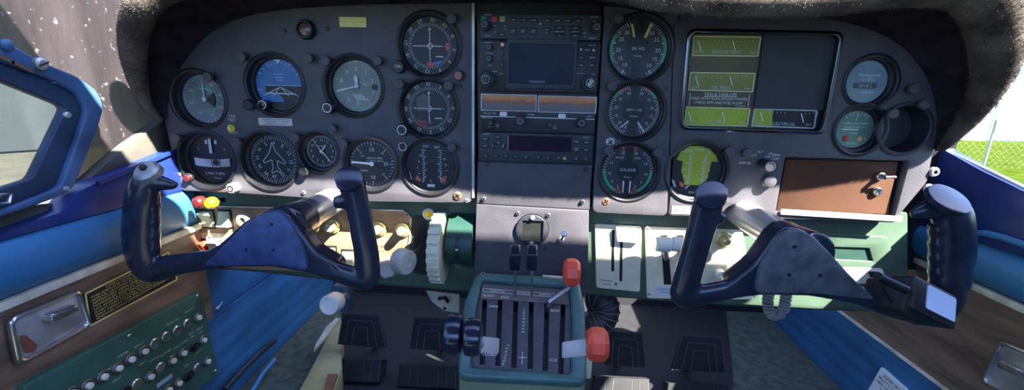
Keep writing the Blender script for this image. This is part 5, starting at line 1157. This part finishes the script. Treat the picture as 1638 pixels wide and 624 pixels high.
for s_, x, y in (('REAR ALT', 303, 496), ('FRONT ALT', 276, 515), ('STROBE', 196, 567), ('BCN LT', 222, 552), ('TURN COORD', 289, 551), ('FUEL PUMP', 172, 592), ('STALL WARN', 262, 566), ('REAR', 306, 533), ('GEN', 307, 539), ('FRONT', 319, 526), ('GEN', 321, 531), ('LDG LT', 318, 562), ('NAV 1', 229, 580), ('COM 1', 245, 575), ('PITOT', 187, 607), ('ADF', 298, 585)): f = cbf(x, y); b.text(f, s_, 0, 0, .0042, .0004)
b.build('lettering', 'print', t)
f = cbf(263, 609); MB().box(f, .026, .006, 0, .0008).build('label_strip', mat('label_blue', (.35, .45, .6), .5), t)
for x, y in ((315, 474), (206, 538), (344, 594)): f = cbf(x, y); MB().lathe(f, [(.003, -.0005), (.003, .001), (.002, .002)], 14).build('screw', 'steel', t)
g = AF.moved(*LP(AF, 343, 493), .002); t = thing('wall_screw', g.O, 'silver screw where the left wood panel meets the blue ribbed panel', 'screw'); MB().lathe(g, [(.0035, -.001), (.0035, .004), (.002, .006)], 14).build('head', 'steel', t); MB().tube([g.p(0, 0, .003), g.p(.012, .006, .004)], [.0015, .001], 8).build('wire_end', 'steel', t)
BF = RIGHT(XR-.004)
t = thing('ashtray', BF.p(*LP(BF, 1625, 580)), 'worn chrome ashtray with pull tab set in the right wood panel', 'ashtray')
MB().plate(BF, round_poly(pxs(BF, [(1607, 543), (1725, 592), (1705, 672), (1574, 612)]), .007), [round_poly(pxs(BF, [(1611, 552), (1716, 597), (1698, 660), (1584, 609)]), .005)], 0, .008, .003).build('frame', 'steel', t)
o = MB().prism(BF, round_poly(pxs(BF, [(1610, 550), (1718, 596), (1700, 663), (1582, 611)]), .006), 0, .004, .001).build('lid', 'aluminium_dull', t)
g = RIGHT(XR-.008); MB().prism(g, round_poly(pxs(g, [(1612, 576), (1652, 594), (1648, 606), (1607, 588)]), .003), 0, .012, .004).build('pull_tab', 'steel', o)
CF = RIGHT(XR-.008)
t = thing('placard', CF.p(*LP(CF, 1420, 612)), 'white printed placard on the ribbed blue panel at lower right', 'placard')
q = pxs(CF, [(1410, 588), (1455, 628), (1440, 660), (1386, 630)]); MB().prism(CF, q, -.004, .001).build('sheet', 'white', t)
U2 = (V(q[1])-V(q[0])).normalized(); pf = Fr(CF.p(*q[0]), CF.U*U2.x+CF.V*U2.y, -CF.U*U2.y+CF.V*U2.x); b = MB()
for i, s_ in enumerate(('SUPER SKY', "PILOT'S CHECK", 'ARE NOT TO BE', 'USED FOR')): b.text(pf, s_, .028, -.009-.0085*i, .0075, .0014)
b.build('lettering', 'black', t)
# old lining beside the left pedals
FL = Fr((0, 0, FZ+.004), (1, 0, 0), (0, 1, 0)); FL2 = Fr((0, 0, FZ+.05), (1, 0, 0), (0, 1, 0))
t = MB().prism(FL2, pxs(FL2, [(545, 505), (528, 530), (505, 575), (470, 640), (530, 640), (546, 590), (548, 530)]), -.05, 0, .003).build('floor_lining', 'old_yellow'); tag(t, 'old yellow brown lining strip on the floor beside the leftmost pedal', 'floor lining')
FL3 = Fr((0, 0, FZ+.056), (1, 0, 0), (0, 1, 0)); t = MB().prism(FL3, pxs(FL3, [(538, 508), (543, 509), (518, 542), (502, 560), (504, 552), (522, 522)]), -.005, 0, .001).build('lining_edge', 'tan'); tag(t, 'pale torn edge strip along the old yellow floor lining', 'strip')
FL4 = Fr((0, 0, FZ+.056), (1, 0, 0), (0, 1, 0)); t = MB().prism(FL4, pxs(FL4, [(524, 598), (540, 598), (526, 640), (514, 640)]), -.005, 0, .001).build('lining_patch', mat('rust_red', (.2, .08, .035), .8)); tag(t, 'rust coloured scrap on the yellow lining at the bottom edge', 'scrap')
MATF = Fr((0, 0, FZ+.002), (1, 0, 0), (0, 1, 0))
t = MB().prism(MATF, pxs(MATF, [(556, 466), (542, 530), (525, 680), (790, 680), (790, 462)]), -.001, .002).build('floor_shade_mat', 'rubber'); tag(t, 'made-up black mat painting the footwell shade under the two left pedals', 'mat')  # black sheet paints the footwell's dark shade onto the floor
t = MB().prism(MATF, pxs(MATF, [(900, 470), (900, 690), (1166, 690), (1172, 600), (1160, 490)]), -.001, .002).build('floor_shade_mat', 'rubber'); tag(t, 'made-up black mat painting the footwell shade under the two right pedals', 'mat')  # footwell shade painted the same way on the right
t = MB().tube([PX(x, y, -.52) for x, y in ((360, 624), (392, 588), (415, 565), (440, 545))], [.005]*4, 8).build('cable', 'black'); tag(t, 'black cable running along the bottom of the left ribbed panel', 'cable')
t = MB().tube([PX(x, y, -.505) for x, y in ((395, 640), (420, 598), (440, 575))], [.004]*3, 8).build('cable', 'blue_pad'); tag(t, 'blue tube beside the black cable at the left footwell', 'cable')

# ------------------------------------------------------------------ fuzzy glareshield
lip = [(258, 194, -.006, .004), (232, 163, -.02, .008), (220, 124, -.04, .012), (213, 85, -.06, .014), (215, 45, -.08, .016), (232, 3, -.1, .017), (280, -28, -.098, .018), (400, -50, -.113, .018), (560, -50, -.113, .018), (700, -44, -.113, .018),
       (860, -46, -.113, .018), (980, -30, -.112, .018), (1100, -6, -.11, .018), (1300, -3, -.11, .018), (1390, -16, -.11, .02), (1480, -30, -.106, .024), (1558, -18, -.098, .026), (1588, 30, -.082, .025), (1594, 85, -.064, .022), (1580, 138, -.044, .017), (1552, 186, -.026, .012), (1517, 226, -.012, .007), (1503, 240, -.006, .004)]
inn_ = [(266, 192), (268, 160), (276, 130), (292, 102), (312, 76), (340, 50), (390, 27), (470, 14), (580, 8), (690, 6), (860, 4), (1000, 12), (1120, 20), (1300, 28), (1385, 45), (1440, 72), (1468, 100), (1486, 130), (1496, 160), (1500, 190), (1499, 215), (1496, 232), (1495, 242)]
def spline(P, R_, k=5):
    SP, SR = [], []
    for i in range(len(P)-1):
        p0, p1, p2, p3 = P[max(0, i-1)], P[i], P[i+1], P[min(len(P)-1, i+2)]
        for s_ in range(k):
            u = s_/k; SP.append(.5*((2*p1)+(p2-p0)*u+(2*p0-5*p1+4*p2-p3)*u*u+(3*p1-p0-3*p2+p3)*u**3)); SR.append(R_[i]+(R_[i+1]-R_[i])*u)
    return SP+[P[-1]], SR+[R_[-1]]
LPts, LR = spline([PY(x, y, d) for x, y, d, r in lip], [r for *_, r in lip]); IP, _ = spline([PY(x, y, -.002) for x, y in inn_], [0]*len(inn_))
gs = thing('glareshield', PY(850, 0, -.1), 'dark fuzzy brown glareshield hood arching over the whole instrument panel', 'glareshield')
SEG = 14
MB().tube(LPts, LR, SEG).build('padded_lip', 'fuzz', gs, 80)
rows = []
for i in range(len(LPts)):
    a, c = LPts[i], IP[i]; mid = (a+c)/2; outw = (mid-V((.03, mid.y, .05))); outw.y = 0; outw = outw.normalized()*LR[i]*.6
    rows.append([a, a*.75+c*.25+outw*.6, mid+outw, a*.25+c*.75+outw*.8, c])
MB().grid(rows).build('hood_lining', 'hood', gs, 80)
MB().grid([[p+V((0, .0, 0)) , p+V((0, .12, .004*0)), p+V((0, .3, -.02))] for p in LPts]).build('hood_top', 'hood', gs, 80)
b = MB(); random.seed(3)
for i in range(len(LPts)-1):
    a, c = LPts[i], LPts[i+1]; tg = (c-a).normalized(); x_ = tg.cross(V((0, 1, 0))).normalized(); y_ = x_.cross(tg)
    m_ = int((c-a).length*LR[i]*2.6e6); 
    for _ in range(min(m_, 640)):
        w_ = random.random(); ang = random.uniform(0, 2*PI); nrm = x_*math.cos(ang)+y_*math.sin(ang); p = a.lerp(c, w_)+nrm*LR[i]*.97
        if nrm.y > .5: continue
        d = (nrm+V((random.uniform(-.7, .7), random.uniform(-.7, .7), random.uniform(-.7, .7)))).normalized()*random.uniform(.0015, .0042)*min(1, LR[i]/.012); s_ = d.cross(V((random.random(), random.random(), random.random()))).normalized()*.00024
        b.add([p-s_, p+s_, p+d], [(0, 1, 2)])
fz = b.build('fuzz', 'fuzz', gs, 0); fz['kind'] = 'stuff'

# ------------------------------------------------------------------ cabin roof; unseen rear wall and door shaped to block light
struct(MB().quad((-.7, -1.5, FZ), (.8, -1.5, FZ), (.8, -1.5, .12), (-.7, -1.5, .12)).build('rear_shade_wall', 'headliner' if 'headliner' in MATS else mat('rear_dark', (.05, .05, .06), .9)))  # unseen low wall, added to keep rear sky light off the footwell
struct(MB().box(Fr((.1, -.865, .56), (1, 0, 0), (0, 1, 0)), 1.7, 1.04, 0, .02).build('ceiling', mat('headliner', (.1, .11, .13), .9)))
struct(MB().prism(Fr((.66, 0, 0), (0, 1, 0), (0, 0, 1)), [(-1.41, 0), (-.25, 0), (-.25, .3), (-.35, .34), (-.35, .56), (-1.41, .56)], 0, .02).build('wall_sun_block', 'cream_white'))  # unseen door, left solid and stepped to block stray sun
bpy.data.objects['wall_sun_block'].name = 'door_sun_block'

# ------------------------------------------------------------------ outside
G = -1.55
struct(MB().quad((0, -60, G), (120, -60, G), (120, 120, G), (0, 120, G)).build('ground', 'grass'))
struct(MB().quad((-120, -60, G), (0, -60, G), (0, 120, G), (-120, 120, G)).build('apron', 'tarmac'))
hp = PZ(1600, 226, G); hU = V((1, -.03, 0)).normalized()
hf = Fr((hp.x, hp.y, G), hU, (0, 0, 1)); topz = (hp-CAM).length*.0
hh_ = 0
for k in range(200):
    z_ = G+k*.05; P = V((hp.x, hp.y, z_))-CAM; py = 312-FPX*P.dot(UP)/P.dot(FWD)
    if py <= 140: hh_ = z_-G; break
t = thing('hangar', hf.O, 'long white hangar building beyond the grass, seen past the right end of the glareshield', 'building')
MB().box(hf.moved(4, hh_/2), 34, hh_, -10, 0).build('wall', 'hangar', t); MB().prism(hf, [(-14, hh_), (22, hh_), (22, hh_+.12), (-14, hh_+.12)], -10.2, .02).build('roof', mat('hangar_roof', (.95, .92, .9), .8), t)
b = MB()
for i in range(56): b.box(hf.moved(-12.5+.6*i, hh_/2), .03, hh_, 0, .03)
for i in range(4): MB().box(hf.moved(-6+7*i, 1.1), 3., 2.1, .0, .05).build('hangar_door', mat('hangar_door', (.74, .76, .78), .6), t)
# chain link fence in front of it
fp = hp*.62; fp.z = G; ff = Fr((CAM.x+(hp.x-CAM.x)*.6, CAM.y+(hp.y-CAM.y)*.6, G), hU, (0, 0, 1))
def zof(px, py):
    P = PP(px, py, ff.O, ff.N); return P
rail = zof(1600, 191); pb = zof(1576, 268); fz_ = rail.z
t = thing('chain_link_fence', ff.O, 'grey chain link fence with round posts in front of the white hangar', 'fence')
up_ = fz_-G
for i, u in enumerate([ff.uv(zof(1583, 230))[0]+3.0*k for k in range(-2, 4)]):
    MB().tube([ff.p(u, 0), ff.p(u, up_)], [.03, .03], 12).build('post', 'galv', t)
MB().tube([ff.p(-12, up_), ff.p(14, up_)], [.024, .024], 10).build('top_rail', 'galv', t)
b = MB()
for i in range(160):
    u = -10+.16*i; b.bar(ff, u, 0, u+up_, up_, .0018); b.bar(ff, u+up_, 0, u, up_, .0018)
b.build('wire_mesh', 'galv', t)
u, v = ff.uv(zof(1597, 202)); sg = MB().box(ff.moved(u, v), .2, .26, .03, .05, .02).build('warning_sign', mat('sign_tan', (.6, .5, .28), .5), t)
# hangar on the left seen through the side window
lp_ = PZ(50, 243, G); ld = V((lp_.x, lp_.y, 0)).normalized(); lf = Fr((lp_.x, lp_.y, G), V((ld.y, -ld.x, 0)), (0, 0, 1))
t = thing('hangar', lf.O, 'grey green building beyond the pale apron, seen through the left side window', 'building')
MB().box(lf.moved(-6, 6), 60, 12, -10, 0).build('wall', mat('hangar_grey', (.032, .045, .046), .7, 0, .1, 1), t); MB().prism(lf, [(-36, 12), (24, 12), (24, 12.3), (-36, 12.3)], -10.3, .4).build('roof', 'hangar_grey', t)
for i in range(4): MB().box(lf.moved(-20+9*i, 2.2), 6, 4.3, 0, .06).build('hangar_door', mat('hangar_door_grey', (.036, .048, .049), .7), t)
# ------------------------------------------------------------------ light, sky, view
w = bpy.data.worlds.new('sky'); bpy.context.scene.world = w; w.use_nodes = True
nt = w.node_tree; bg = nt.nodes['Background']; sk = nt.nodes.new('ShaderNodeTexSky'); sk.sky_type = 'NISHITA'; sk.sun_disc = False
SUN = V((-1.6, 1.0, -1.9)).normalized()
sk.sun_elevation = math.asin(-SUN.z); sk.sun_rotation = math.atan2(-SUN.x, -SUN.y); sk.air_density = 1.2; sk.dust_density = .4
mxn = nt.nodes.new('ShaderNodeMixRGB'); mxn.blend_type = 'MULTIPLY'; mxn.inputs[0].default_value = 1; mxn.inputs[2].default_value = (.8, .82, 1.0, 1)
nt.links.new(sk.outputs['Color'], mxn.inputs[1])
tcw = nt.nodes.new('ShaderNodeTexCoord'); spz = nt.nodes.new('ShaderNodeSeparateXYZ'); nt.links.new(tcw.outputs['Generated'], spz.inputs[0])
crw = nt.nodes.new('ShaderNodeValToRGB'); e = crw.color_ramp.elements; e[0].position = .0; e[0].color = (.2, .3, .45, 1); e[1].position = .5; e[1].color = (1.05, 1, .98, 1); q = e.new(.22); q.color = (.24, .36, .56, 1)
nt.links.new(spz.outputs['Z'], crw.inputs[0]); mx2 = nt.nodes.new('ShaderNodeMixRGB'); mx2.blend_type = 'MULTIPLY'; mx2.inputs[0].default_value = 1
nt.links.new(mxn.outputs[0], mx2.inputs[1]); nt.links.new(crw.outputs[0], mx2.inputs[2]); nt.links.new(mx2.outputs[0], bg.inputs['Color']); bg.inputs['Strength'].default_value = .9
sl = bpy.data.lights.new('sun', 'SUN'); so = bpy.data.objects.new('sun', sl); col.objects.link(so)
so.rotation_euler = SUN.to_track_quat('-Z', 'Y').to_euler(); so.location = (2, -2, 4); sl.energy = 44; sl.angle = .009; sl.color = (1, .95, .86)
sc = bpy.context.scene; sc.view_settings.view_transform = 'Standard'; sc.view_settings.look = 'None'; sc.view_settings.exposure = .2
for o in bpy.data.objects:
    if '_o' in o: del o['_o']
